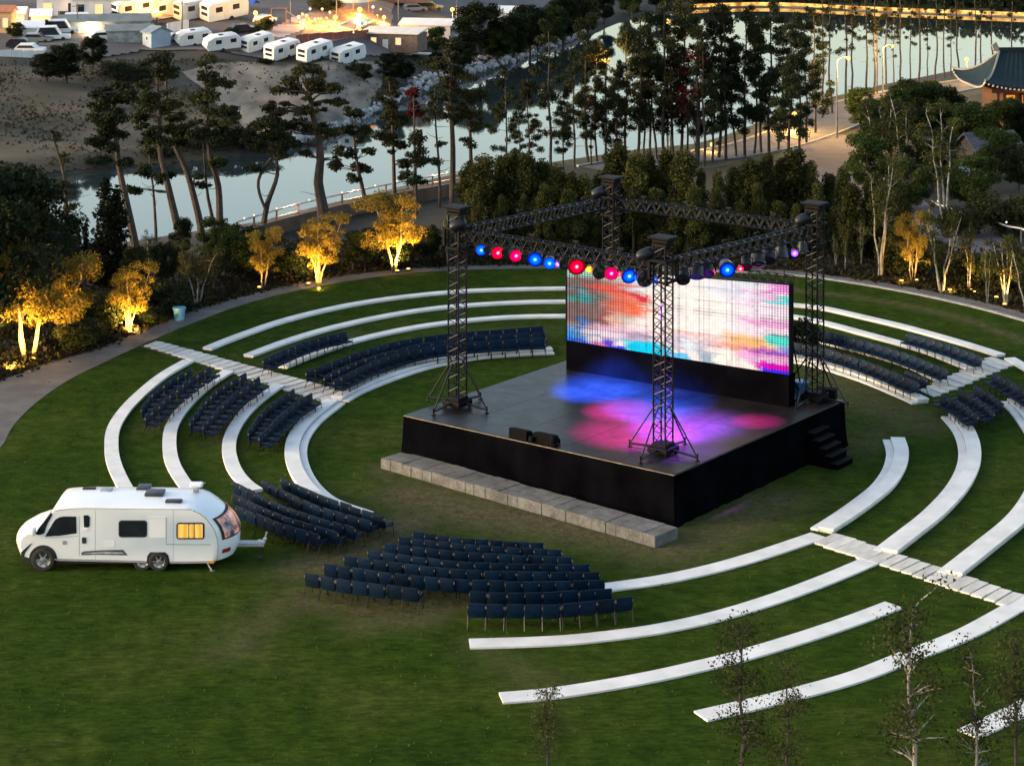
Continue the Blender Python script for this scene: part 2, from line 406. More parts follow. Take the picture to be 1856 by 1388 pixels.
bench('long C-shaped double-step bench right of the stage stairs', [(1731, 749), (1752, 774), (1764, 806), (1762, 842), (1741, 882), (1700, 926), (1655, 962), (1612, 995)], .28, .2, ledge=-1)
bench('short curved double-step bench nearest the stage stairs', [(1627, 792), (1634, 817), (1628, 846), (1608, 876), (1576, 903), (1535, 932), (1497, 956)], .28, .19, ledge=-1)
bench('bench in front of the stage running to the chair block', [(1484, 969), (1440, 984), (1380, 1004), (1300, 1027), (1220, 1045), (1160, 1055), (1085, 1065)], .35, h=.065)
bench('long bench crossing in front of the chair block, left end bare', [(1592, 1009), (1500, 1048), (1400, 1085), (1300, 1115), (1200, 1137), (1100, 1151), (1000, 1160), (851, 1165)], .35, h=.065)
bench('near bench ending short of the lower stepping path', [(1620, 1095), (1540, 1125), (1450, 1155), (1350, 1185), (1270, 1205), (1180, 1225), (1080, 1243), (990, 1256), (908, 1263)], .35, h=.065)
bench('nearest long bench, half hidden by the young trees', [(1950, 1045), (1856, 1090), (1752, 1146), (1646, 1188), (1541, 1228), (1400, 1266), (1270, 1296)], .35, h=.065)
bench('short stretch of bench at the lower right behind a sapling', [(1755, 1328), (1800, 1308), (1860, 1278), (1920, 1245)], .35, h=.065)

# ---- stepping-stone paths
slabm = M('stepping_slab', (.50, .48, .44), .8, .16, 2, .2, 18, rnd=.14, detail=8)
gravel = M('path_gravel', (.045, .045, .04), .9, .3, 4, .4, 25)
def steps(c0, c1, n, half0, half1, where, w=.36, skip=(), base=True):
    a, bb = W(*c0), W(*c1)
    h0 = W(c0[0] + half0[0], c0[1] + half0[1]) - W(c0[0] - half0[0], c0[1] - half0[1])
    h_1 = W(c1[0] + half1[0], c1[1] + half1[1]) - W(c1[0] - half1[0], c1[1] - half1[1])
    if base:
        mbp = ribbon(np.array([a[:2], ((a + bb) / 2)[:2], bb[:2]]), .5 * (h0.length + h_1.length) / 2 - .06, .005, .026)
        struct('path', mbp.mesh('path', gravel))
    for i in range(n):
        if i in skip: continue
        t = (i + .5) / n; p = a.lerp(bb, t); h = h0.lerp(h_1, t); an = math.atan2(h.y, h.x) + rng.uniform(-.03, .03)
        mb = MB().rbox((0, 0, .03), (h.length * rng.uniform(.92, 1.03), w * rng.uniform(.78, .98), .09), .015)
        o = mb.obj('stepping_slab', slabm, loc=p); o.rotation_euler.z = an
        tag(o, f'pale stone slab, {ORD[i]} from top of the {where}', 'stepping stone', 'stone slabs of the stepping paths')
steps((273, 624), (612, 722), 24, (11, -4.5), (26, -8), 'left stepping path', .52)
steps((1818, 655), (1678, 716), 11, (21, 7), (15, 6), 'right stepping path', .55, base=False)
steps((1494, 977), (1842, 1092), 17, (20, -9.5), (17, -10), 'lower right stepping path', .48)

# ================================================================== THE STAGE
DZ = 1.8
FL, FR, RB = W(732, 752, DZ), W(1222, 860, DZ), W(1530, 725, DZ)
BL = FL + RB - FR
ex = (FR - FL).normalized(); ey = (BL - FL).normalized(); ez = Vector((0, 0, 1))
ctr = (FL + RB) / 2; STAGE = Vector((ctr.x, ctr.y, 0))
black = M('black_cloth', (.0022, .0022, .0032), .95, .4, .8, .35, 5, spec=.0)
m, nt, b = nodes('deck_vinyl'); L = nt.links.new; tc = N(nt, 'ShaderNodeTexCoord')
c = ramp(noise(.5, 9, .7), [(.3, (.004, .004, .006)), (.7, (.017, .015, .016))])
c = mixc(1.0, c, ramp(noise(3.5, 8, .8), [(.3, (.7, .7, .7)), (.72, (1.5, 1.45, 1.4))]), 'MULTIPLY')
L(c, b.inputs['Base Color']); b.inputs['Specular IOR Level'].default_value = .2
rr = N(nt, 'ShaderNodeMapRange'); rr.inputs['To Min'].default_value = .24; rr.inputs['To Max'].default_value = .5
L(noise(1.1, 6, .7), rr.inputs['Value']); L(rr.outputs[0], b.inputs['Roughness'])
br = N(nt, 'ShaderNodeBump'); br.inputs['Strength'].default_value = .25; br.inputs['Distance'].default_value = .02; L(noise(2, 5), br.inputs['Height']); L(br.outputs[0], b.inputs['Normal'])
deckm = m
sr = thing('stage', 'large black open-air stage with cloth skirt on the lawn', 'stage', STAGE)
loc = lambda p: Vector(p) - STAGE
def slab4(mb, q, z0, z1, m=0):
    a = [Vector((p.x, p.y, z0)) for p in q] + [Vector((p.x, p.y, z1)) for p in q]
    return mb.add(a, [(3, 2, 1, 0), (4, 5, 6, 7), (0, 1, 5, 4), (1, 2, 6, 5), (2, 3, 7, 6), (3, 0, 4, 7)], m)
q = [loc(p) for p in (FL, FR, RB, BL)]
# deck in panels (2 m risers) with fine seams
mb = MB(); nu, nv = 5, 5
for i in range(nu):
    for j in range(nv):
        g = .0016; pt = lambda u, v: q[0] + (q[1] - q[0]) * u + (q[3] - q[0]) * v
        slab4(mb, [pt(i / nu + g * .3, j / nv + g * .3), pt((i + 1) / nu - g * .3, j / nv + g * .3), pt((i + 1) / nu - g * .3, (j + 1) / nv - g * .3), pt(i / nu + g * .3, (j + 1) / nv - g * .3)], DZ - .06, DZ)
mb.obj('deck', deckm, sr)
# skirt with soft folds, flaring a little at the foot
def cloth(A, B, nrm, z0, z1, mb, flare=.1, n=90):
    vs = []; fs = []
    for i in range(n + 1):
        t = i / n; p = A.lerp(B, t); w = .02 * math.sin(t * 97) + .015 * math.sin(t * 41 + 1)
        for k, z in enumerate((z1, (z0 + z1) / 2, z0 + .25, z0)):
            fl = (0, .25, .6, 1)[k]
            e = (-(1 - min(1, t * 8)) + max(0, t * 8 - 7)) * flare * fl
            r = p + nrm * (.02 + w * (.3 + fl) + flare * fl) + (B - A).normalized() * e
            vs.append((r.x, r.y, z))
    for i in range(n):
        for k in range(3): fs.append((i * 4 + k, i * 4 + 4 + k, i * 4 + 5 + k, i * 4 + 1 + k))
    mb.add(vs, fs)
nx_, ny_ = -ey, -ex
for A, B, nr in ((q[0], q[1], -ey), (q[1], q[2], ex), (q[2], q[3], ey), (q[3], q[0], -ex)):
    mb = MB(); nr = (nr - (B - A).normalized() * nr.dot((B - A).normalized())).normalized(); cloth(A, B, nr, .0, DZ - .065, mb, .12); put('skirt', mb.mesh('skirt', black, True, False), sr)
edge = M('deck_edge', (.10, .095, .085), .4, .3, 3, metal=.6)
mb = MB()
for A, B in ((q[0], q[1]), (q[1], q[2])):
    A = Vector((A.x, A.y, DZ - .03)); B = Vector((B.x, B.y, DZ - .03)); mb.tube(A, B, .016, n=4)
mb.obj('edge_trim', edge, sr)
# stone footing along the front
m, nt, b = nodes('stone_blocks'); L = nt.links.new; tc = N(nt, 'ShaderNodeTexCoord')
c = ramp(noise(1.6, 9, .75), [(.28, (.045, .044, .041)), (.5, (.105, .104, .10)), (.75, (.20, .198, .193))])
c = mixc(1.0, c, ramp(noise(9, 8, .8), [(.3, (.6, .6, .6)), (.7, (1.25, 1.25, 1.25))]), 'MULTIPLY'); L(c, b.inputs['Base Color']); b.inputs['Roughness'].default_value = .9
br = N(nt, 'ShaderNodeBump'); br.inputs['Strength'].default_value = .6; br.inputs['Distance'].default_value = .03; L(noise(7, 7, .7), br.inputs['Height']); L(br.outputs[0], b.inputs['Normal'])
A0 = W(690, 829, .42); B0 = W(1190, 971, .42); dirx = (B0 - A0).normalized(); nin = Vector((-dirx.y, dirx.x, 0)); Lp = (B0 - A0).length
mb = MB(); x = 0.0; k = 0
while x < Lp:
    wbl = min(rng.uniform(.42, .62), Lp - x)
    if wbl < .1: break
    hgt_ = .40 + rng.uniform(-.012, .015); dep = 1.25
    Mx = Matrix.Translation(A0 + dirx * (x + wbl / 2) + nin * (dep / 2 + rng.uniform(-.015, .015)) - Vector((0, 0, .42 - hgt_ / 2 + .05))) @ Matrix.Rotation(math.atan2(dirx.y, dirx.x), 4, 'Z')
    mb.rbox((0, 0, 0), (wbl - .005, dep, hgt_ + .1), .012, 1, M4=Mx); x += wbl; k += 1
o = mb.obj('stone_footing', m); tag(o, 'low weathered grey stone block footing along the front of the stage', 'stone footing')

# ---- lattice truss
tr = M('black_truss', (.006, .006, .009), .3, .3, 6, metal=.1, spec=.25)
trd = M('black_powder', (.003, .003, .005), .55, .3, 5, spec=.08)
def lattice(mb, a, b_, w, h, bays, rc=.032, rb=.017, up=None):
    a, b_ = Vector(a), Vector(b_); d = (b_ - a).normalized(); up = Vector(up) if up else Vector((0, 0, 1))
    s = d.cross(up).normalized(); u = s.cross(d).normalized()
    cs = [(s * (i * w / 2) + u * (j * h / 2)) for i, j in ((-1, -1), (1, -1), (1, 1), (-1, 1))]
    for c in cs: mb.tube(a + c, b_ + c, rc, n=6)
    for k in range(4):
        c0, c1 = cs[k], cs[(k + 1) % 4]
        for i in range(bays):
            p = a.lerp(b_, i / bays); pm = a.lerp(b_, (i + .5) / bays); p2 = a.lerp(b_, (i + 1) / bays)
            mb.tube(p + c0, pm + c1, rb, n=5); mb.tube(pm + c1, p2 + c0, rb, n=5)
        for e in (a, b_): mb.tube(e + c0, e + c1, rb * 1.2, n=5)
    return mb
TP = dict(L=W(829, 737, DZ), F=W(1202, 822, DZ), R=W(1477, 727, DZ))
TP['B'] = TP['L'] + TP['R'] - TP['F']; TP['B'].x -= .15
TH = 7.75; ax_ang = math.atan2(ex.y, ex.x)
mot = M('hoist_housing', (.006, .008, .013), .4, .3, 3, spec=.25)
lab = dict(L='left truss tower standing on the front left corner of the stage deck', F='front truss tower standing before the screen on the near stage corner',
           R='right truss tower standing beside the right edge of the screen', B='rear truss tower rising behind the screen, its base hidden')
def tower(key, arms=((1, 0), (0, 1), (-1, 0), (0, -1)), hs=-1):
    p = TP[key]; t = thing('truss_tower', lab[key], 'truss tower', p, ax_ang, group='truss towers of the stage roof frame')
    mb = MB(); lattice(mb, (0, 0, .35), (0, 0, TH - .3), .5, .5, 14, .034, .018, up=(0, 1, 0)); mb.obj('mast', tr, t)
    mb = MB().rbox((0, 0, .18), (.85, .85, .2), .03).rbox((0, 0, .32), (.62, .62, .16), .02)
    for a, b_ in ((-1, -1), (1, -1), (1, 1), (-1, 1)): mb.tube((a * .33, b_ * .33, .0), (a * .33, b_ * .33, .3), .05, n=8)
    mb.obj('base_frame', trd, t)
    for a, b_ in arms:
        d = Vector((a, b_, 0)); mb = MB(); e = d * 1.45 + Vector((0, 0, .12))
        mb.tube(d * .4 + Vector((0, 0, .2)), e, .045, n=6); mb.tube(d * .3 + Vector((0, 0, 1.75)), e, .03, n=6); mb.lathe([(.09, 0), (.09, .03), (.035, .04), (.035, .26)], 8, T=Matrix.Translation((e.x, e.y, 0)))
        mb.obj('outrigger', tr, t)
    mb = MB()
    for z in (6.2, 6.95):
        for a, b_ in ((1, 0), (-1, 0), (0, 1), (0, -1)): mb.box((a * .36, b_ * .36, z), (.08 if a else .8, .8 if a else .08, .08))
    for a, b_ in ((-1, -1), (1, -1), (1, 1), (-1, 1)): mb.box((a * .36, b_ * .36, 6.58), (.1, .1, .7)); mb.lathe([(.08, -.07), (.08, .07)], 8, T=Matrix.Translation((a * .42, b_ * .42, 6.2)))
    mb.obj('sleeve_block', trd, t)
    mb = MB(); mb.box((0, 0, TH - .25), (.6, .6, .1)); mb.rbox((0, 0, TH - .12), (.68, .5, .14), .03); mb.rbox((0, 0, TH), (.92, .72, .1), .035)
    mb.obj('head_block', trd, t)
    mb = MB(); T = Matrix.Translation((hs * .55, -.3, TH - .62)) @ Matrix.Rotation(-ax_ang, 4, 'Z') @ Matrix.Rotation(R(68), 4, 'Y')
    mb.lathe([(.02, -.34), (.14, -.33), (.2, -.24), (.22, -.05), (.22, .14), (.17, .27), (.08, .32)], 16, T=T)
    mb.tube((hs * .55, -.3, TH - .85), (hs * .5, -.28, 6.9), .03); mb.tube((hs * .55, -.3, TH - .7), (hs * .1, 0, TH - .3), .035)
    mb.obj('hoist', mot, t, True)
    return t
ttow = {'L': tower('L', hs=.55), 'F': tower('F', hs=-1), 'R': tower('R', hs=-.6), 'B': tower('B', hs=-.7)}
# spans
ZT = DZ + 6.72
def span(a, b_, label):
    A, B = TP[a], TP[b_]; d = (B - A); d.z = 0; dn = d.normalized()
    A2 = Vector((A.x, A.y, 0)) + dn * .42; B2 = Vector((B.x, B.y, 0)) - dn * .42
    t = thing('lighting_truss', label, 'truss', Vector((A2.x, A2.y, ZT)), group='horizontal trusses joining the stage towers')
    Lx = B2 - A2; mb = MB(); lattice(mb, (0, 0, 0), Lx, .38, .38, 18, .03, .016); mb.obj('frame', tr, t)
    for k in range(4):
        f = (k + .6) / 4.3; q_ = Lx * f + Vector((0, 0, .22)); mb = MB(); mb.box(q_, (.05, .05, .3), math.atan2(dn.y, dn.x)); mb.box(q_ + Vector((0, 0, .17)), (.26, .09, .07), math.atan2(dn.y, dn.x)); mb.tube(q_ + Vector((0, 0, .1)), q_ + Vector((0, 0, -.5)), .025)
        mb.obj('clamp', trd, t)
    # a cable sagging along the lower chord
    pts = [Lx * (i / 24) + Vector((0, 0, -.24 - .05 * abs(math.sin(i * math.pi / 4)))) for i in range(25)]
    MB().path(pts, .018, 5).obj('cable', trd, t)
    return t
span('L', 'F', 'front left lighting truss carrying the red and blue lamps')
span('F', 'R', 'front right lighting truss carrying mostly unlit black lamps')
span('L', 'B', 'rear left truss between the left tower and the rear tower')
span('B', 'R', 'rear right truss above and behind the screen')

# ---- stage lamps
EXPO = 1.0
def glow(name, core, rim, s):
    m, nt, b = nodes(name); nt.nodes.remove(b); L = nt.links.new
    tc = N(nt, 'ShaderNodeTexCoord'); ln = N(nt, 'ShaderNodeVectorMath', operation='LENGTH'); L(tc.outputs['Object'], ln.inputs[0])
    mr = N(nt, 'ShaderNodeMapRange'); mr.inputs['From Max'].default_value = .27; L(ln.outputs['Value'], mr.inputs['Value'])
    r = N(nt, 'ShaderNodeValToRGB'); e = r.color_ramp.elements; e[0].color = c4(core); e[0].position = .10; e[1].color = c4([x * 1.4 for x in rim]); e[1].position = .42; q_ = e.new(.22); q_.color = c4([(a * .5 + z * .9) for a, z in zip(core, rim)]); q_ = e.new(1.0); q_.color = c4([x * .05 for x in rim]); r.color_ramp.interpolation = 'EASE'; L(mr.outputs[0], r.inputs['Fac'])
    em = N(nt, 'ShaderNodeEmission'); L(r.outputs['Color'], em.inputs[0]); em.inputs[1].default_value = s; L(em.outputs[0], nt.nodes['Material Output'].inputs['Surface'])
    return m
LM = {'blue': glow('lens_blue', (.35, .75, 1), (.0, .03, 1), 1.3), 'red': glow('lens_red', (1, .6, .42), (1, .0, .015), 1.3), 'pink': glow('lens_pink', (1, .55, .5), (1, .0, .035), 1.3),
      'violet': glow('lens_violet', (.75, .7, 1), (.10, .02, 1), 1.3), 'amber': glow('lens_amber', (1, .8, .3), (1, .25, .0), .8), 'off': M('dark_lens', (.01, .012, .02), .12, .2, 4, spec=.6)}
lampb = M('lamp_housing', (.010, .010, .012), .4, .3, 6)
def truss_pt(a, b_, px):
    A, B = TP[a], TP[b_]; lo, hi = 0., 1.
    for _ in range(30):
        t = (lo + hi) / 2; p = A.lerp(B, t)
        if CX + p.x * F / p.y < px: lo = t
        else: hi = t
    return A.lerp(B, lo)
LHEAD = {}
def lamp(a, b_, px, py, col, label, size=1.0, yaw=0., tilt=28, power=0):
    p = truss_pt(a, b_, px); z = zat(py, p.y); zt = ZT - .19 - z
    t = thing('stage_lamp', label, 'stage lamp', Vector((p.x, p.y, z)), group='lamps hung from the stage trusses')
    T = Matrix.Rotation(R(yaw), 4, 'Z') @ Matrix.Rotation(R(90 + tilt), 4, 'X')        # +Z of the can looks outwards and down
    r = .245 * size; mb = MB()
    prof = [(r * .35, -.42 * size), (r * .8, -.36 * size), (r * .95, -.2 * size), (r, 0), (r * 1.06, .02), (r * 1.06, .07), (r * .98, .07), (r * .97, .01)]
    mb.lathe(prof[:6], 18, T=T); mb.obj('housing', lampb, t, True)
    lm = MB().lathe([(.001, .078), (r * .5, .082), (r * .98, .074), (r * .98, .066)], 20).obj('lens', LM[col], t); lm.rotation_euler = T.to_euler()
    mb = MB(); Ry = Matrix.Rotation(R(yaw), 4, 'Z')
    mb.path([Ry @ Vector(v) for v in ((-r * 1.12, 0, 0), (-r * 1.12, 0, r * 1.2), (0, 0, r * 1.5), (r * 1.12, 0, r * 1.2), (r * 1.12, 0, 0))], .02, 5); mb.tube((0, 0, r * 1.5), (0, 0, zt), .022); mb.box((0, 0, zt - .04), (.12, .12, .1))
    mb.obj('yoke', trd, t)
    return t
FLT = [(872, 452, 'blue', .85, 'small violet-blue lamp nearest the left tower'), (902, 457, 'red', 1.05, 'glowing red lamp, first red from the left tower'), (935, 462, 'pink', 1.05, 'glowing crimson lamp between the red lamp and two blue ones'),
       (970, 469, 'blue', 1.15, 'large bright blue lamp right of the crimson pair'), (996, 476, 'blue', .9, 'smaller blue lamp left of the middle red lamp'), (1045, 482, 'red', 1.3, 'largest red lamp at the middle of the front left truss'),
       (1068, 487, 'amber', .5, 'tiny amber lamp beside the largest red lamp'), (1087, 492, 'off', 1.1, 'unlit black lamp between the amber and the pink lamp'), (1108, 494, 'pink', 1.05, 'pinkish red lamp above the screen centre'),
       (1140, 499, 'blue', 1.15, 'bright blue lamp right of the pinkish red one'), (1169, 505, 'off', 1.2, 'unlit blue-tinted lamp beside the front tower'), (1186, 507, 'blue', .5, 'tiny blue lamp touching the front tower')]
FLT += [(886, 453, 'off', .8, 'small black can between the violet-blue and the first red lamp'), (918, 458, 'off', .8, 'small black can between the first two red lamps'), (953, 465, 'off', .8, 'small black can left of the large bright blue lamp'), (1011, 477, 'violet', .45, 'tiny violet lamp left of the largest red lamp'), (1024, 478, 'off', .9, 'black can touching the largest red lamp'), (1124, 495, 'pink', .4, 'tiny pink lamp between the pinkish red and the blue lamp'), (1154, 502, 'blue', .45, 'tiny blue lamp right of a bright blue one')]
for px, py, c, s, l in FLT: lamp('L', 'F', px, py, c, l, s, yaw=rng.uniform(-8, 14), tilt=rng.uniform(10, 22))
FRT = [(1238, 505, 'off', 1.0, 'black lamp pointing down, first right of the front tower'), (1262, 499, 'off', 1.15, 'black lamp, second right of the front tower'), (1281, 494, 'off', 1.1, 'black lamp, third right of the front tower'),
       (1292, 492, 'pink', .4, 'tiny pink lamp left of the lone bright blue one'), (1318, 488, 'blue', 1.2, 'lone bright blue lamp on the front right truss'), (1342, 486, 'red', .45, 'tiny red lamp right of the lone bright blue one'),
       (1352, 481, 'off', .9, 'black lamp just right of the tiny red lamp'), (1374, 477, 'off', 1.2, 'big black lamp above the upper right screen edge'), (1393, 470, 'off', 1.15, 'black lamp over the right end of the screen'),
       (1416, 465, 'off', 1.1, 'third black lamp from the right tower'), (1440, 458, 'violet', .55, 'small violet lamp on the front right truss'), (1455, 455, 'off', .9, 'black lamp nearest the right tower')]
for px, py, c, s, l in FRT: lamp('F', 'R', px, py, c, l, s, yaw=rng.uniform(-12, 6), tilt=rng.uniform(14, 70) if c == 'off' else 12)
def spot(name, loc_, target, col, energy, size, blend=1.0, rad=.08, parent=None):
    d = bpy.data.lights.new(name, 'SPOT'); d.color = col; d.energy = energy; d.spot_size = R(size); d.spot_blend = blend; d.shadow_soft_size = rad
    o = bpy.data.objects.new(name, d); COL.objects.link(o); o.location = loc_
    o.rotation_euler = (Vector(target) - Vector(loc_)).to_track_quat('-Z', 'Y').to_euler(); return o
def lampspot(a, b_, px, py, tgt, col, en, size):
    p = truss_pt(a, b_, px); z = zat(py, p.y) - .62; spot('stage_beam', (p.x, p.y, z), W(*tgt, DZ), col, en, size)
K = 2.6
BLUE, MAG, RED, VIO = (.02, .12, 1), (1, .01, .35), (1, .01, .12), (.35, .06, 1)
lampspot('L', 'F', 970, 472, (1078, 706), BLUE, 22000 * K, 30)
lampspot('L', 'F', 1140, 502, (1182, 738), BLUE, 17000 * K, 36)
lampspot('L', 'F', 1045, 486, (1120, 745), MAG, 7000 * K, 28)
lampspot('F', 'R', 1292, 494, (1368, 764), MAG, 3400 * K, 22)
lampspot('L', 'F', 1187, 507, (1238, 778), VIO, 14000 * K, 44)
lampspot('F', 'R', 1240, 507, (1225, 810), VIO, 1600 * K, 46)
lampspot('L', 'F', 1108, 496, (1150, 785), MAG, 4500 * K, 54)
for px, py, key, hz, col, en in [(890, 458, 'L', 3.6, VIO, 1600), (905, 460, 'L', 5.2, MAG, 900), (1440, 460, 'R', 4.0, VIO, 2600), (1187, 508, 'F', 5.4, BLUE, 250)]:
    a_, b_ = ('L', 'F') if px < 1200 else ('F', 'R'); p = truss_pt(a_, b_, px); q_ = TP[key]; spot('stage_beam', (p.x, p.y, zat(py, p.y)), (q_.x, q_.y, DZ + hz), col, en, 24)
p = truss_pt('F', 'R', 1318); spot('stage_beam', (p.x, p.y + .4, zat(486, p.y)), W(1240, 455, 1.5), (.02, .1, 1), 2600, 62)
# ---- screen
SLb, SRb = W(1027, 669, DZ), W(1430, 738, DZ); sd = (SRb - SLb); SWd = sd.length; sd.normalize(); sn = Vector((sd.y, -sd.x, 0))
mpx = lambda Y: Y / F
z_lo = 1.27; zl, zr = (669 - 484) * mpx(SLb.y), (738 - 517) * mpx(SRb.y)
zl_lo, zr_lo = (669 - 617) * mpx(SLb.y), (738 - 680) * mpx(SRb.y)
st_ = thing('led_screen', 'huge lit LED video wall at the back of the stage', 'screen', SLb, math.atan2(sd.y, sd.x))
def scol(u, v):
    c = np.array([1.0, .89, .83])
    def mixin(k, w):
        nonlocal c; w = max(0, min(1, w)); c = c * (1 - w) + np.array(k) * w
    bx = lambda u0, u1, v0, v1, s=.02: min(1, max(0, (u - u0) / s + .5), max(0, (u1 - u) / s + .5)) * min(1, max(0, (v - v0) / s + .5), max(0, (v1 - v) / s + .5))
    mixin((1, .93, .88), bx(.46, .80, .3, 1.1, .1)); mixin((1, .88, .92), bx(.76, 1.1, .35, .95, .12))
    mixin((.42, .30, .29), .9 * bx(-.1, .2, .22, .9, .1)); mixin((.55, .42, .38), .55 * bx(.15, .33, .35, .95, .1))
    mixin((.55, .85, .74), bx(-.1, .135, .88, .97)); mixin((.85, .86, .8), bx(-.1, .3, .97, 1.2)); mixin((.8, .75, .7), bx(.13, .3, .9, 1))
    mixin((.18, .75, .72), .85 * bx(.0, .13, .55, .63, .05)); mixin((.3, .75, .8), .7 * bx(.03, .08, .6, .75, .04))
    mixin((1, .34, .24), .85 * bx(.185, .30, .46, .82, .05)); mixin((.95, .3, .24), bx(.13, .36, .72, .83, .05)); mixin((.8, .12, .16), bx(.30, .36, .63, .74, .03)); mixin((1, .33, .2), bx(.28, .37, .45, .63, .06))
    mixin((1, .68, .55), .8 * bx(.19, .27, .28, .44, .05)); mixin((.62, .22, .24), .8 * bx(.165, .195, .2, .5, .02)); mixin((.7, .85, .9), .8 * bx(.3, .4, .75, .95, .06))
    mixin((.08, .5, .95), .9 * bx(-.1, .05, -.1, .2, .05)); mixin((.1, .45, .95), .9 * bx(.055, .095, .0, .34, .03)); mixin((.1, .2, .9), .6 * bx(-.1, .14, -.1, .05))
    mixin((1, .72, .84), .9 * bx(.1, .42, .12, .28, .06)); mixin((1, .95, .96), .8 * bx(.1, .28, .02, .2, .06)); mixin((1, .2, .6), .7 * bx(.11, .25, -.1, .04, .04))
    mixin((.35, .2, .8), bx(.17, .22, .0, .12)); mixin((.15, .2, .95), bx(.19, .27, -.1, .03)); mixin((.05, .75, .92), bx(.275, .47, -.1, .13, .03)); mixin((.45, .45, .55), .7 * bx(.3, .42, .14, .24, .04)); mixin((.1, .65, .95), .8 * bx(.47, .56, -.1, .06))
    mixin((.62, .55, .72), .55 * bx(.47, .7, .1, .3, .06)); mixin((.9, .97, .95), .9 * bx(.56, .61, .08, .28, .03)); mixin((.35, .5, .62), .7 * bx(.61, .675, -.05, .12)); mixin((1, .93, .86), .9 * bx(.67, .85, .02, .2, .03))
    mixin((1, .62, .55), .6 * bx(.47, .85, .30, .34, .03)); mixin((1, .66, .55), .6 * bx(.55, .9, .24, .28, .03)); mixin((1, .66, .34), .9 * bx(.74, .92, .24, .38, .06)); mixin((1, .45, .35), .7 * bx(.7, .94, .19, .26, .05))
    mixin((1, .50, .80), .8 * bx(.80, 1.1, .07, .2, .05)); mixin((1, .75, .95), .9 * bx(.86, .97, .1, .15, .03)); mixin((.9, .05, .65), bx(.86, 1.1, .02, .1, .03)); mixin((.18, .12, 1), bx(.87, 1.1, -.1, .035, .02)); mixin((.5, .15, .75), .8 * bx(.84, 1.1, .19, .25, .03))
    mixin((.25, .9, .8), bx(.915, 1.1, .31, .42, .02)); mixin((.45, .5, .9), bx(.96, 1.1, .24, .31)); mixin((.2, .25, .3), .7 * bx(.915, 1.1, .415, .44, .02))
    mixin((1, .45, .85), .9 * bx(.89, 1.1, .90, 1.2, .03)); mixin((1, .62, .85), .7 * bx(.86, 1, .78, .9)); mixin((.2, .9, .85), bx(.94, 1.1, .78, .86, .03)); mixin((.95, .45, .75), .7 * bx(.8, 1.1, .5, .58, .04)); mixin((.75, .8, .9), .5 * bx(.66, .86, .8, 1.1, .08))
    return c
nu, nv = 246, 108; vs = []; fs = []; colr = []
hz = np.random.default_rng(3); blk = hz.normal(0, .05, (60, 130)); ln_u = hz.random(nu); ln_v = hz.random(nv)
for j in range(nv + 1):
    for i in range(nu + 1):
        u, v = i / nu, j / nv; lo = zl_lo + (zr_lo - zl_lo) * u; hi = zl + (zr - zl) * u
        vs.append((u * SWd, -.004, lo + (hi - lo) * v))
offs = []; voff = []; boff = [float(x) for x in hz.normal(0, .03, 40)]
while len(offs) < nv: offs += [float(hz.normal(0, .022))] * int(hz.integers(1, 7))
while len(voff) < nu: voff += [float(hz.normal(0, .018))] * int(hz.integers(2, 14))
for j in range(nv):
    for i in range(nu):
        a = j * (nu + 1) + i; fs.append((a, a + 1, a + nu + 2, a + nu + 1)); u, v = (i + .5) / nu, (j + .5) / nv
        uj = u + offs[j] + .012 * math.sin(v * 37); uq = (int((u + offs[j] * .6) * 58) + .5) / 58; vq = (int((v + voff[i] * .7) * 30) + .5) / 30; c = .35 * scol(uj, v) + .65 * scol(uq + boff[int(vq * 30) % 40], vq) * (1 + blk[j // 4, i // 5])
        leftw = max(0, 1 - u / .36); rightw = max(0, (u - .8) / .2)
        g = 0.0
        if i % 3 == 0: g += .62 * leftw + .34 * rightw + .06
        if j % 3 == 0: g += .5 * leftw + .25 * rightw + .04
        if ln_u[i] > .90: g += .22 * (.3 + ln_v[(j * 7) % nv])
        if ln_v[j] > .92: g += .20 * (.3 + ln_u[(i // 12 * 5) % nu])
        colr.append([*np.clip(c * (1 - min(.85, g)), 0, 1.1), 1])
me = bpy.data.meshes.new('display'); me.from_pydata(vs, [], fs)
ca = me.attributes.new('picture', 'FLOAT_COLOR', 'FACE'); ca.data.foreach_set('color', np.array(colr, np.float32).ravel())
m, nt, b = nodes('led_picture'); L = nt.links.new; nt.nodes.remove(b)
at = N(nt, 'ShaderNodeAttribute', attribute_name='picture'); em = N(nt, 'ShaderNodeEmission'); L(at.outputs['Color'], em.inputs[0]); em.inputs[1].default_value = .23
gm_ = N(nt, 'ShaderNodeGamma'); gm_.inputs[1].default_value = 1.6; L(at.outputs['Color'], gm_.inputs[0]); L(gm_.outputs[0], em.inputs[0])
L(em.outputs[0], nt.nodes['Material Output'].inputs['Surface']); LEDEM = em; me.materials.append(m)
put('display', me, st_)
mb = MB()
mb.prism([(0, zl_lo), (SWd, zr_lo), (SWd, zr), (0, zl)], (0, 0, 0), (1, 0, 0), (0, 0, 1), (0, .4, 0)); mb.obj('cabinet', trd, st_)
mb = MB(); mb.prism([(0, 0), (SWd, 0), (SWd, zr_lo - .01), (0, zl_lo - .01)], (0, -.03, 0), (1, 0, 0), (0, 0, 1), (0, .55, 0)); mb.obj('plinth', black, st_)
mb = MB(); mb.tube((0, -.01, zl + .02), (SWd, -.01, zr + .02), .03, n=4); mb.tube((SWd + .02, -.01, zr_lo), (SWd + .02, -.01, zr), .03, n=4); mb.tube((-.02, -.01, zl_lo), (-.02, -.01, zl), .03, n=4); mb.obj('rim', trd, st_)
mb = MB(); lattice(mb, (SWd * .74, .2, zr + .18), (SWd + .05, .2, zr + .18), .28, .28, 7, .022, .014)
mb.obj('hanging_bar', tr, st_)
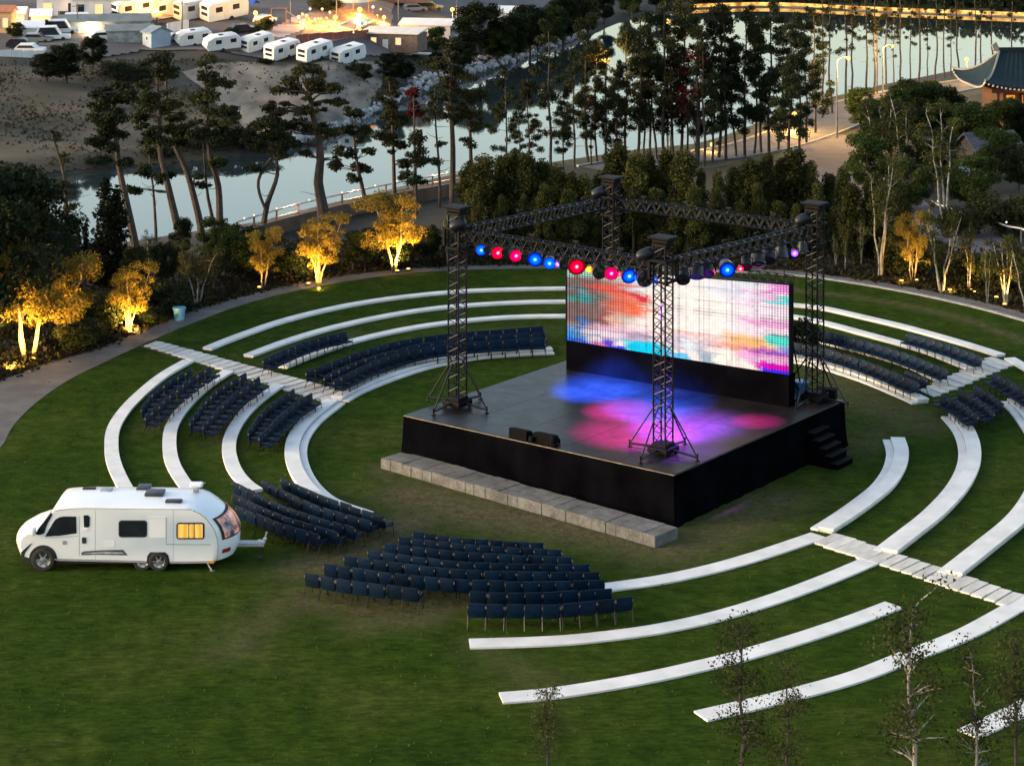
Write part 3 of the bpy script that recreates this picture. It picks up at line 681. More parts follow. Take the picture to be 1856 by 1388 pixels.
for f in (.3, .55, .82, .97): MB().tube((SWd * f, .2, zl + (zr - zl) * f), (SWd * f, .2, DZ + 4.75), .018).obj('hanger', tr, st_)
mb = MB()
for f in (.02, .35, .7, .985):
    for zz in (1.2, 3.0): mb.tube((SWd * f, .4, zz), (SWd * f, 1.5, .05), .035)
    mb.tube((SWd * f, .4, .05), (SWd * f, 1.5, .05), .035)
mb.obj('brace', tr, st_)
# ---- stairs at the right side of the deck
sx = FR.lerp(RB, .80); tdir = (RB - FR).normalized(); nout = Vector((tdir.y, -tdir.x, 0))
t = thing('stage_stairs', 'short black wooden stairs against the right side of the stage', 'stairs', Vector((sx.x, sx.y, 0)), math.atan2(tdir.y, tdir.x))
stm = M('black_stair', (.006, .006, .008), .75, .3, 4, spec=.06)
for k in range(5):
    hz_ = 1.25 - k * .25
    MB().rbox((0, -.2 - k * .26, hz_ - .03), (1.25, .3, .05), .01).obj('tread', stm, t)
    if k == 0: mbr = MB()
    mbr.box((0, -.2 - k * .26, (hz_ - .06) / 2 - .002), (1.18, .25, hz_ - .064))
mbr.obj('riser_box', black, t)
# ---- foldback monitors
mon = M('monitor_shell', (.003, .003, .004), .7, .3, 9, spec=.04)
def monitor(px, py, label, w=.78, rz=0.):
    p = W(px, py, DZ); t = thing('stage_monitor', label, 'loudspeaker', p, ax_ang + rz, group='loudspeakers on the front edge of the deck')
    MB().prism([(0, 0), (.5, 0), (.5, .10), (.34, .30), (0, .36)], (-w / 2, 0, 0), (0, 1, 0), (0, 0, 1), (w, 0, 0)).obj('cabinet', mon, t)
    MB().prism([(.49, .115), (.35, .29), (.36, .30), (.51, .12)], (-w / 2 + .04, 0, 0), (0, 1, 0), (0, 0, 1), (w - .08, 0, 0)).obj('grille', trd, t)
    return t
monitor(938, 796, 'tall black wedge monitor, left of the pair on the front deck edge', .8)
monitor(984, 804, 'lower black wedge monitor, right of the pair on the front deck edge', .85)
p = W(962, 801, DZ); t = thing('stage_monitor', 'small black fixture between the two wedge monitors', 'loudspeaker', p, ax_ang, group='loudspeakers on the front edge of the deck')
MB().rbox((0, .1, .1), (.2, .24, .2), .02).obj('cabinet', mon, t); MB().lathe([(.02, 0), (.05, .01), (.06, .03)], 10, T=Matrix.Translation((0, -.03, .12)) @ Matrix.Rotation(R(90), 4, 'X')).obj('lens', LM['off'], t)
p = W(1004, 808, DZ); t = thing('stage_monitor', 'round black effect lamp at the right end of the monitors', 'loudspeaker', p, ax_ang, group='loudspeakers on the front edge of the deck')
MB().lathe([(.16, 0), (.18, .08), (.12, .12)], 12).obj('foot', trd, t); MB().lathe([(.02, 0), (.14, .03), (.17, .14), (.12, .26), (.03, .3)], 14, T=Matrix.Translation((0, 0, .1))).obj('head', mon, t, True)
# blue flight case behind the right tower, cable box
p = W(1452, 722, DZ); t = thing('equipment_case', 'blue plastic bin tucked between the screen and the right tower', 'case', p, ax_ang)
bl = M('blue_plastic', (.03, .14, .32), .4, .15, 5)
mb = MB(); mb.lathe([(.22, 0), (.3, .62)], 14); mb.obj('body', bl, t, True); MB().lathe([(.31, .62), (.34, .64), (.34, .68), (.28, .7)], 14).obj('rim', bl, t)
p = W(1500, 722, DZ); t = thing('cable_case', 'low black case beside the right tower foot', 'case', p, ax_ang + .3)
MB().rbox((0, 0, .2), (.7, .45, .4), .03).obj('body', mon, t); MB().box((0, -.235, .3), (.2, .02, .05)).obj('latch', edge, t)
# ================================================================== CHAIRS
navy = M('navy_upholstery', (.0016, .0095, .026), .55, .3, 5, .15, 40, rnd=.3, spec=.1)
frm = M('chair_frame', (.012, .012, .014), .4, .5, 8, metal=.5)
frb = M('chair_bracket', (.14, .14, .135), .4, .2, 8)
def seat_bm(): return MB().rbox((0, .04, .44), (.47, .44, .07), .025)
def back_bm(): return MB().rbox((0, 0, 0), (.49, .055, .52), .022, M4=Matrix.Translation((0, -.20, .63)) @ Matrix.Rotation(R(9), 4, 'X'))
def side_bm(s):
    x = s * .255; mb = MB()
    mb.path([(x, .24, 0), (x, .20, .42), (x, -.16, .45), (x, -.235, .87)], .014, 5); mb.path([(x, -.30, 0), (x, -.16, .45)], .014, 5); mb.box((x, .03, .60), (.045, .30, .03)); mb.tube((x, .16, .45), (x, .16, .6), .012, n=5); mb.box((x, -.215, .76), (.018, .06, .09), m=1)
    return mb
BS, BB = seat_bm().mesh('seat', navy, True), back_bm().mesh('backrest', navy, True)
SF = [side_bm(-1).mesh('leg_frame', [frm, frb], True), side_bm(1).mesh('leg_frame', [frm, frb], True)]
mb = MB(); q1 = seat_bm(); q2 = back_bm()
mb.add(q1.v, q1.f, 0); mb.add(q2.v, q2.f, 0)
for s in (-1, 1): q3 = side_bm(s); mb.add(q3.v, q3.f, 1); mb.m[-len(q3.f):] = [1 + k for k in q3.m]
FARCH = mb.mesh('chair', [navy, frm, frb], True)
CHAIRS = []      # (x, y, rz, width, label, group)
def row(pts, n, where, start, flip=False, ztop=.76, jit=.018):
    C = catmull([W(x, y, ztop)[:2] for x, y in pts], .1); d = np.r_[0, np.cumsum(np.hypot(*np.diff(C, axis=0).T))]
    for i in range(n):
        t = (i + .5) / n * d[-1]; p = np.array([np.interp(t, d, C[:, 0]), np.interp(t, d, C[:, 1])])
        a = np.array([np.interp(t - .2, d, C[:, 0]), np.interp(t - .2, d, C[:, 1])]); bq = np.array([np.interp(t + .2, d, C[:, 0]), np.interp(t + .2, d, C[:, 1])])
        tg = (bq - a) / np.linalg.norm(bq - a); nn = np.array([-tg[1], tg[0]])
        if nn @ (np.array([STAGE.x, STAGE.y]) - p) < 0: nn = -nn
        rz = math.atan2(-nn[0], nn[1]); wd = d[-1] / n
        p = p + nn * .235
        k = i if not flip else n - 1 - i
        CHAIRS.append((p[0] + rng.gauss(0, jit), p[1] + rng.gauss(0, jit), rz + rng.gauss(0, .04), wd, f'navy chair, {ORD[k]} from {start} end, {where}', 'navy chairs set out in rows on the lawn'))
cb = 'row, centre block'
row([(747, 964), (850, 977), (985, 985)], 10, 'first ' + cb, 'left'); row([(722, 974), (850, 988), (1019, 998)], 12, 'second ' + cb, 'left')
row([(695, 985), (850, 1002), (1038, 1011)], 13, 'third ' + cb, 'left'); row([(666, 997), (840, 1019), (1069, 1024)], 14, 'fourth ' + cb, 'left')
row([(622, 1008), (840, 1033), (1088, 1038)], 16, 'fifth ' + cb, 'left'); row([(585, 1022), (700, 1038), (823, 1051)], 9, 'left half of the sixth ' + cb, 'left')
row([(823, 1051), (960, 1055), (1099, 1052)], 9, 'right half of the sixth ' + cb, 'left')
row([(552, 1039), (640, 1054), (761, 1068)], 7, 'separate short row lower left of centre block', 'left')
row([(854, 1074), (980, 1075), (1111, 1067)], 8, 'last but one row, right of centre block', 'left'); row([(846, 1095), (1000, 1096), (1147, 1083)], 9, 'nearest row of the centre block', 'left')
bb_ = 'row, block behind the camper tail'
row([(508, 866), (590, 901), (698, 938)], 10, 'first ' + bb_, 'left'); row([(476, 870), (559, 911), (671, 945)], 11, 'second ' + bb_, 'left')
row([(421, 872), (520, 920), (643, 958)], 13, 'third ' + bb_, 'left'); row([(419, 894), (510, 934), (612, 965)], 11, 'fourth ' + bb_, 'left'); row([(428, 917), (503, 947), (579, 970)], 8, 'fifth ' + bb_, 'left')
cl = 'row, {} cluster below left stepping path'
row([(348, 667), (291, 700), (254, 741)], 9, 'outer ' + cl.format('leftmost'), 'upper'); row([(382, 662), (320, 705), (262, 757)], 10, 'inner ' + cl.format('leftmost'), 'upper')
row([(447, 675), (384, 714), (341, 766)], 10, 'outer ' + cl.format('middle'), 'upper'); row([(472, 683), (415, 722), (366, 773)], 10, 'inner ' + cl.format('middle'), 'upper')
row([(533, 705), (481, 741), (448, 783)], 10, 'outer ' + cl.format('rightmost'), 'upper'); row([(565, 713), (515, 747), (470, 793)], 10, 'inner ' + cl.format('rightmost'), 'upper')
tb = 'row, long triple arc behind left tower'
row([(554, 675), (639, 643), (714, 621), (814, 606), (985, 592)], 21, 'back ' + tb, 'left'); row([(584, 684), (650, 655), (739, 629), (850, 611), (988, 603)], 19, 'middle ' + tb, 'left')
row([(604, 691), (689, 651), (789, 628), (928, 616), (988, 613)], 19, 'front ' + tb, 'left'); row([(475, 653), (551, 621), (628, 602)], 11, 'short row between two far left benches', 'left')
rb_ = 'long row behind the right tower, {}'
row([(1437, 621), (1498, 633), (1572, 656), (1668, 695)], 15, 'row behind innermost bench right of screen', 'right', True); row([(1640, 672), (1680, 687)], 3, 'short row beside right stepping path', 'right', True)
row([(1480, 597), (1611, 631), (1719, 671)], 15, 'row between two benches right of tower', 'right', True); row([(1643, 604), (1707, 621), (1781, 648)], 9, 'short row under uppermost right bench', 'right', True)
rc_ = 'row, cluster below right stepping path'
row([(1705, 715), (1739, 729), (1773, 754)], 7, 'first ' + rc_, 'upper'); row([(1737, 705), (1768, 722), (1803, 748)], 8, 'second ' + rc_, 'upper')
row([(1766, 699), (1793, 713), (1820, 733)], 6, 'third ' + rc_, 'upper'); row([(1798, 675), (1830, 691), (1880, 722)], 7, 'fourth ' + rc_, 'upper')
CHAIRS.sort(key=lambda c: c[1])
rest = MB()
for i, (x, y, rz, wd, lb, gp) in enumerate(CHAIRS):
    sx_ = min(1.25, max(.78, wd / .535))
    if i >= 300:
        T = Matrix.Translation((x, y, .01)) @ Matrix.Rotation(rz, 4, 'Z') @ Matrix.Diagonal((sx_, 1, .88, 1))
        o0 = len(rest.v); rest.v += [tuple(T @ v.co) for v in FARCH.vertices]
        for p in FARCH.polygons: rest.f.append(tuple(k + o0 for k in p.vertices)); rest.m.append(p.material_index)
        continue
    if y < 76.5:
        t = thing('chair', lb, 'chair', (x, y, .01), rz, gp); t.scale = (sx_, 1, .88)
        put('seat', BS, t); put('backrest', BB, t); put('leg_frame', SF[0], t); put('leg_frame', SF[1], t)
    else:
        o = put('chair', FARCH, None, None, (x, y, .01)); o.rotation_euler.z = rz; o.scale = (sx_, 1, .88); tag(o, lb, 'chair', gp)
o = put('chairs', rest.mesh('chairs', [navy, frm, frb], True)); o['kind'] = 'stuff'; o['label'] = 'farthest navy chairs of the long arcs'; o['category'] = 'chairs'

# ================================================================== CAMPER
YN, YF = 68.3, 70.5; XM = (215 - CX) * YN / F; YC = (YN + YF) / 2; HW = (YF - YN) / 2
lx = lambda px: (px - CX) * YN / F - XM
lz = lambda py: zat(py, YN)
zp = lambda zx, zy: (lx(zx / 3.712), lz(840 + zy / 3.712))           # coordinates read off the side of the camper
van = thing('motorhome', 'white motorhome with one lit yellow window parked on the grass at the left', 'motorhome', (XM, YC, .01))
gel = M('white_gelcoat', (.70, .72, .74), .3, .03, 1.5, spec=.5, coat=.3)
gls = M('dark_glass', (.012, .015, .022), .08, .3, 2, spec=.7)
rub = M('black_rubber', (.012, .012, .013), .75, .3, 10)
alu = M('alloy_rim', (.42, .43, .45), .35, .2, 8, metal=.8)
prof = [(142, 600), (150, 628), (190, 640), (380, 655), (700, 665), (1000, 668), (1140, 675), (1420, 670), (1452, 655), (1466, 600), (1468, 540), (1460, 480), (1445, 435), (1420, 395), (1388, 360), (1345, 328), (1300, 312),
        (1240, 305), (1000, 300), (700, 298), (580, 297), (470, 299), (400, 303), (365, 309), (345, 328), (318, 375), (285, 428), (262, 450), (225, 462), (180, 478), (148, 498), (134, 525), (131, 560)]
P2 = np.array([zp(*p) for p in prof]); cxz = np.array([0.2, 1.15]); xr0, xr1 = zp(1280, 0)[0], zp(1468, 0)[0]; xf0, xf1 = zp(300, 0)[0], zp(131, 0)[0]
sl = []
for yo in (-1.0, -.975, -.92, -.82, -.65, -.4, 0, .4, .65, .82, .92, .975, 1.0):
    e = abs(yo); sc_ = 1 - .03 * max(0, (e - .90) / .1) ** 2.2
    q = cxz + (P2 - cxz) * [1 - (1 - sc_) * .35, sc_]
    bl_ = .58 * (1 - e ** 2.6); wr = np.clip((P2[:, 0] - xr0) / (xr1 - xr0), 0, 1) ** 1.3; wf = np.clip((xf0 - P2[:, 0]) / (xf0 - xf1), 0, 1)
    q = q.copy(); q[:, 0] += bl_ * wr - .30 * (1 - e ** 2.2) * wf
    q[:, 1] += .13 * (1 - e ** 2) * np.clip((P2[:, 1] - 1.9) / .15, 0, 1)
    sl.append([(a, yo * HW, b_) for a, b_ in q])
mb = MB(); n = len(prof); vs = [p for s_ in sl for p in s_]; fs = []
for k in range(len(sl) - 1):
    for i in range(n): a = k * n + i; b_ = k * n + (i + 1) % n; fs.append((a, b_, b_ + n, a + n))
fs.append(tuple(range(n))); fs.append(tuple(range(len(vs) - n, len(vs)))[::-1]); mb.add(vs, fs)
bme = mb.mesh('body', gel, False); sm(bme, 38); body = put('body', bme, van)
bv = BVHTree.FromPolygons([v.co[:] for v in bme.vertices], [p.vertices[:] for p in bme.polygons])
def side(name, pts, mat, proud=.012, th=.02, parent=van, label=None, sgn=-1):
    q = [zp(*p) for p in pts]; mb = MB(); mb.prism(q, (0, sgn * (HW + proud), 0), (1, 0, 0), (0, 0, 1), (0, -sgn * th, 0)); return mb.obj(name, mat, parent, False, label)
def rr_(x0, y0, x1, y1, r=14, k=4):
    o = []
    for cx_, cy_, a0 in ((x1 - r, y1 - r, 0), (x0 + r, y1 - r, 90), (x0 + r, y0 + r, 180), (x1 - r, y0 + r, 270)):
        for i in range(k + 1): a = R(a0 + 90 * i / k); o.append((cx_ + r * math.cos(a), cy_ + r * math.sin(a)))
    return o
side('cab_window', [(303, 492), (325, 455), (350, 410), (372, 378), (398, 362), (430, 357), (512, 357), (515, 470), (400, 486)], gls, label='dark cab side window')
side('cab_window', [(562, 350), (592, 348), (604, 362), (603, 420), (594, 430), (566, 430)], gls, label='narrow dark quarter window')
side('windscreen_side', [(346, 330), (352, 346), (318, 410), (297, 470), (262, 482), (238, 474), (256, 440), (300, 385)], gls)
w1 = side('side_window', rr_(798, 383, 990, 497, 20), rub); side('pane', rr_(806, 391, 982, 489, 16), gls, .018, .01, w1)
w2 = side('side_window', rr_(1187, 398, 1376, 510, 18), rub, label='lit yellow side window')
m, nt, b = nodes('lit_curtain'); L = nt.links.new; nt.nodes.remove(b); tc = N(nt, 'ShaderNodeTexCoord'); wv = N(nt, 'ShaderNodeTexWave'); wv.inputs['Scale'].default_value = 1.3; wv.inputs['Distortion'].default_value = 2.5
L(tc.outputs['Object'], wv.inputs['Vector']); r = N(nt, 'ShaderNodeValToRGB'); r.color_ramp.elements[0].color = (.80, .42, .06, 1); r.color_ramp.elements[1].color = (1, .62, .16, 1); L(wv.outputs['Fac'], r.inputs['Fac'])
em = N(nt, 'ShaderNodeEmission'); em.inputs[1].default_value = .22; L(r.outputs[0], em.inputs[0]); L(em.outputs[0], nt.nodes['Material Output'].inputs['Surface']); CURT = em; curt = m
for a, b_ in ((1197, 1268), (1274, 1304), (1310, 1364)): side('pane', rr_(a, 408, b_, 500, 5, 2), curt, .02, .01, w2)
side('hatch', rr_(1002, 362, 1114, 500, 6, 2), gel, .006, .03); tl = M('seam_grey', (.25, .25, .26), .6, .1, 5)
side('hatch_seam', [(1002, 361), (1114, 361), (1114, 366), (1002, 366)], gel, .02, .02); side('trim_line', [(1120, 542), (1416, 544), (1416, 549), (1120, 548)], tl, .004)
side('trim_line', [(1117, 366), (1121, 366), (1121, 546), (1117, 546)], tl, .004); side('trim_line', [(1300, 316), (1345, 336), (1385, 367), (1420, 408), (1446, 452), (1464, 505), (1470, 560), (1462, 630), (1448, 664), (1444, 664), (1458, 628), (1465, 560), (1459, 508), (1441, 455), (1415, 412), (1381, 371), (1342, 341), (1298, 321)], tl, .004)
side('trim_line', [(365, 318), (480, 304), (580, 301), (1290, 309), (1290, 313), (580, 305), (480, 308), (365, 322)], tl, .004); side('door_seam', [(532, 355), (535, 355), (535, 620), (532, 620)], tl, .003); side('door_seam', [(300, 500), (530, 488), (530, 491), (300, 503)], tl, .003)
side('side_stripe', [(547, 600), (568, 590), (690, 583), (830, 581), (858, 618), (640, 614), (548, 618)], M('grey_decal', (.07, .075, .09), .5, .5, 4), .006); side('side_stripe', [(570, 603), (700, 596), (820, 598), (835, 606), (640, 607)], M('pale_decal', (.4, .42, .45), .5, .4, 8), .009)
side('door_handle', rr_(552, 497, 580, 538, 5, 2), rub, .02, .03); side('wing_mirror', [(552, 440), (590, 438), (590, 452), (556, 452)], gel, .02, .02)
m_ = MB().rbox(Vector((*([zp(230, 455)[0]]), -HW - .12, zp(0, 450)[1])), (.16, .2, .26), .05); m_.obj('wing_mirror', gel, van, True)
side('sill_trim', [(380, 640), (985, 655), (985, 668), (380, 655)], tl, .005); side('sill_trim', [(1146, 660), (1425, 656), (1425, 670), (1146, 674)], tl, .005)
for zx_ in (640, 1165): side('panel_seam', [(zx_, 316), (zx_ + 2, 316), (zx_ + 2, 652), (zx_, 652)], tl, .003)
side('service_flap', rr_(700, 520, 770, 565, 5, 2), gel, .008); side('fuel_cap', rr_(420, 520, 450, 548, 10, 3), tl, .006)
# windscreen and lights
def project(poly_yz, mat, name, from_x, label=None, parent=van, off=.012):
    vs = []; k = len(poly_yz)
    for y, z in poly_yz:
        h = bv.ray_cast(Vector((from_x, y, z)), Vector((-1 if from_x > 0 else 1, 0, 0)))
        vs.append(h[0] + h[1] * off * (1 if h[1].x * from_x > 0 else -1) if h[0] else Vector((from_x * .8, y, z)))
    return vs
def patch(name, y0, y1, z0, z1, from_x, mat, label=None, parent=van, off=.012, skew=0):
    nu, nv = 10, 6; g = [(y0 + (y1 - y0) * i / nu, z0 + (z1 - z0) * j / nv + skew * (i / nu - .5)) for j in range(nv + 1) for i in range(nu + 1)]
    vs = project(g, mat, name, from_x, off=off); fs = [(j * (nu + 1) + i, j * (nu + 1) + i + 1, (j + 1) * (nu + 1) + i + 1, (j + 1) * (nu + 1) + i) for j in range(nv) for i in range(nu)]
    return MB().add(vs, fs).obj(name, mat, parent, True, label)
patch('windscreen', -1.0, 1.0, 1.38, 1.92, -8, gls)
pf = patch('rear_window_frame', -1.0, 1.0, .98, 1.66, 8, rub, off=.022)
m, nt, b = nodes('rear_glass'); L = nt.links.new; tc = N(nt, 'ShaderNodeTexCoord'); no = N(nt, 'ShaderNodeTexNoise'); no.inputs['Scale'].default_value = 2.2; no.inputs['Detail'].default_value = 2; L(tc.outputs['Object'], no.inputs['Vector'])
r = N(nt, 'ShaderNodeValToRGB'); e = r.color_ramp.elements; e[0].position = .42; e[0].color = (.02, .02, .03, 1); e[1].position = .6; e[1].color = (.55, .26, .17, 1); L(no.outputs['Fac'], r.inputs['Fac']); L(r.outputs[0], b.inputs['Emission Color']); b.inputs['Emission Strength'].default_value = .22; REARG = b  # patchy pink glow painted into the glass for the screen showing there
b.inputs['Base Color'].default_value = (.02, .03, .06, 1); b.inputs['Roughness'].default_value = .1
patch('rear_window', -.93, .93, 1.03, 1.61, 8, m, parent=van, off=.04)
patch('headlight', -1.04, -.72, .78, .98, -8, M('headlight_glass', (.5, .52, .55), .1, .2, 6), off=.01); patch('headlight', .72, 1.04, .78, .98, -8, MATS['headlight_glass'], off=.01); patch('grille', -.6, .6, .52, .78, -8, rub, off=.01)
side('bumper', [(140, 600), (160, 580), (200, 545), (218, 535), (200, 560), (170, 600), (160, 635), (146, 628)], rub, .008)
patch('tail_light', -1.0, -.75, .55, .68, 8, M('tail_light', (.25, .02, .015), .25, .2, 5), off=.02)
# wheels and arches
def wheel(zx, r, arch, y):
    x, _ = zp(zx, 0); s = -1 if y < 0 else 1
    if arch:
        pts = [(x + arch * math.cos(a), r + .02 + arch * math.sin(a)) for a in [math.pi * i / 14 for i in range(15)]]
        MB().prism(pts, (0, s * (HW + .006), 0), (1, 0, 0), (0, 0, 1), (0, -s * .1, 0)).obj('wheel_arch', rub, van)
    T = Matrix.Translation((x, y, r)) @ Matrix.Rotation(R(90 * (1 if s < 0 else -1)), 4, 'X')
    w_ = MB().lathe([(r * .6, -.1), (r * .95, -.1), (r, -.07), (r, .07), (r * .95, .1), (r * .72, .105), (r * .66, .08), (r * .6, .05)], 26, T=T).obj('wheel', rub, van, True)
    mb = MB().lathe([(r * .64, .02), (r * .64, .07), (r * .58, .06), (r * .3, .055), (r * .22, .09), (r * .05, .1)], 20, T=T)
    for k in range(6):
        a = 2 * math.pi * k / 6; mb.box((0, 0, 0), (r * .42, r * .13, .04), M4=T @ Matrix.Rotation(a, 4, 'Z') @ Matrix.Translation((r * .42, 0, .075)))
    mb.obj('rim', alu, w_, True)
wheel(290, .37, .46, -HW + .06); wheel(956, .30, 0, -HW + .12); wheel(1068, .31, .0, -HW + .06); wheel(290, .37, .46, HW - .06); wheel(1068, .31, 0, HW - .06); wheel(956, .30, 0, HW - .12)
xa, xb = zp(985, 0)[0], zp(1145, 0)[0]
pts = [(xa, .25), (xb, .25), (xb - .06, .52), (xb - .16, .62), (xa + .12, .62), (xa + .03, .5)]
for s in (-1, 1): MB().prism(pts, (0, s * (HW + .006), 0), (1, 0, 0), (0, 0, 1), (0, -s * .12, 0)).obj('wheel_arch', rub, van)
MB().box((-.2, 0, .27), (5.9, 1.9, .16)).obj('underframe', rub, van)
# roof fittings
def roof(px0, px1, fy, hgt_, name, mat, d=.5, tilt=0):
    y = -HW + 2 * HW * fy; x0 = (px0 - CX) * (YC + y) / F - XM; x1 = (px1 - CX) * (YC + y) / F - XM
    h = bv.ray_cast(Vector(((x0 + x1) / 2, y, 4)), Vector((0, 0, -1))); z = h[0].z
    return MB().rbox((0, 0, 0), (x1 - x0, d, hgt_), min(.03, hgt_ * .3), M4=Matrix.Translation(((x0 + x1) / 2, y, z + hgt_ / 2 - .01)) @ Matrix.Rotation(R(tilt), 4, 'X')).obj(name, mat, van, True)
skm = M('skylight', (.03, .034, .045), .4, .3, 4, spec=.3)
roof(249, 273, .80, .10, 'roof_hatch', skm, .55); roof(264, 298, .48, .10, 'roof_hatch', skm, .55); roof(300, 330, .20, .08, 'roof_vent', skm, .25); roof(150, 174, .72, .07, 'roof_vent', rub, .12); roof(183, 203, .66, .05, 'roof_vent', alu, .4)
mb = MB(); h = bv.ray_cast(Vector((lx(340), .35, 4)), Vector((0, 0, -1)))[0]; mb.tube(h, h + Vector((.35, .1, .3)), .015); mb.rbox(h + Vector((.05, .02, .05)), (.2, .12, .12), .03); mb.obj('roof_aerial', tl, van); MB().rbox(h + Vector((.0, .5, .1)), (.45, .25, .16), .06).obj('roof_vent', gel, van)
# tow bar at the tail, steady leg
tb0 = lx(405); mb = MB(); mb.box((tb0 + .55, -.06, .52), (1.3, .09, .12)); mb.box((tb0 + .55, .12, .52), (1.3, .09, .12)); mb.rbox((tb0 + 1.1, .03, .58), (.28, .14, .12), .03); mb.lathe([(.06, 0), (.07, .05), (.03, .09)], 10, T=Matrix.Translation((tb0 + 1.22, .03, .64)))
mb.tube((tb0 + 1.2, .03, .62), (tb0 + 1.28, .03, .9), .035); mb.obj('tow_bar', M('galvanised', (.5, .51, .53), .4, .2, 12, metal=.6), van)
mb = MB(); mb.tube((tb0 + 1.06, .03, .5), (tb0 + 1.06, .03, .12), .025); mb.lathe([(.08, 0), (.08, .06)], 10, T=Matrix.Translation((tb0 + 1.06, .03, .02))); mb.obj('jockey_wheel', rub, van)
mb = MB(); xs_ = zp(1400, 0)[0]; mb.tube((xs_ - .1, -HW + .15, .3), (xs_ + .12, -HW + .02, .02), .025); mb.box((xs_ + .13, -HW + .02, .012), (.16, .1, .02)); mb.obj('steady_leg', alu, van)
side('side_marker', rr_(1408, 655, 1440, 672, 4, 2), M('amber_marker', (.6, .25, .03), .3, .1, 5), .02)
# ================================================================== TREES AND SHRUBS
bark = M('pine_bark', (.026, .020, .017), .9, .4, 3, .6, 9, col2=(.052, .036, .028)); barkd = M('dark_bark', (.028, .023, .019), .9, .4, 3, .6, 9)
mapleb = M('maple_bark', (.10, .075, .05), .9, .35, 3, .4, 9)
birchb = M('birch_bark', (.10, .095, .085), .8, .35, 2.5, .3, 10, col2=(.27, .26, .24))
needle = MLEAF('pine_needles', (.014, .024, .012), (.050, .060, .026), .7, .3)
needle2 = MLEAF('pine_needles_warm', (.018, .025, .011), (.066, .066, .026), .6, .3)
hedgel = MLEAF('conifer_leaf', (.018, .032, .010), (.120, .118, .032), .8, .4)
darkl = MLEAF('dark_leaf', (.009, .016, .008), (.026, .036, .013), .7, .3)
brl = MLEAF('birch_leaf', (.022, .036, .011), (.085, .090, .026), .9, .35)
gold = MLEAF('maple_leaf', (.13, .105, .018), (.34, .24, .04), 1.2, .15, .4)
redl = MLEAF('red_and_redlit_leaf', (.04, .008, .006), (.13, .014, .012), 1.0, .1)  # own red of the slim crown; stands for red light in the grove
greenl = MLEAF('green_leaf', (.018, .040, .010), (.072, .100, .024), .8, .3)
cypl = MLEAF('cypress_leaf', (.006, .011, .008), (.012, .020, .012), .9, .2)
def cloud(blobs, per, size, asp=1.7, shell=.42, seed=0):
    r = np.random.default_rng(seed); out = []
    for (x, y, z, a, b_, c) in blobs:
        k = max(4, int(per * (a * b_ + a * c + b_ * c) / 3)); d = r.normal(size=(k, 3)); d /= np.linalg.norm(d, axis=1)[:, None]
        out.append(d * (r.random(k) ** shell)[:, None] * np.array([a, b_, c]) + np.array([x, y, z]))
    P_ = np.concatenate(out); k = len(P_)
    A = r.normal(size=(k, 3)); A /= np.linalg.norm(A, axis=1)[:, None]; T_ = r.normal(size=(k, 3)); B_ = np.cross(A, T_); B_ /= np.linalg.norm(B_, axis=1)[:, None]
    s = size * r.uniform(.55, 1.3, k)[:, None]
    return quads(P_, A * s * asp * .5, B_ * s * .5)
def crownmesh(blobs, per, size, mat, asp=1.7, shell=.42, seed=0):
    V_, F_ = cloud(blobs, per, size, asp, shell, seed); return npmesh('crown', V_, F_, mat)
def limb(mb, a, b_, r0, r1, r, sag=.15, n=4, m=0):
    a, b_ = Vector(a), Vector(b_); L_ = (b_ - a).length; pts = [a.lerp(b_, i / n) + Vector((r.gauss(0, .03), r.gauss(0, .03), r.gauss(0, .03))) * L_ * (0 if i in (0, n) else 1) + Vector((0, 0, sag * L_ * math.sin(math.pi * i / n))) for i in range(n + 1)]
    mb.path(pts, [r0 + (r1 - r0) * i / n for i in range(n + 1)], 5, m)
def treeobj(name, label, cat, loc_, trunk, tmat, crown, group=None, rz=0):
    t = thing(name, label, cat, loc_, rz, group); trunk.obj('trunk', tmat, t, True); put('crown', crown, t); return t
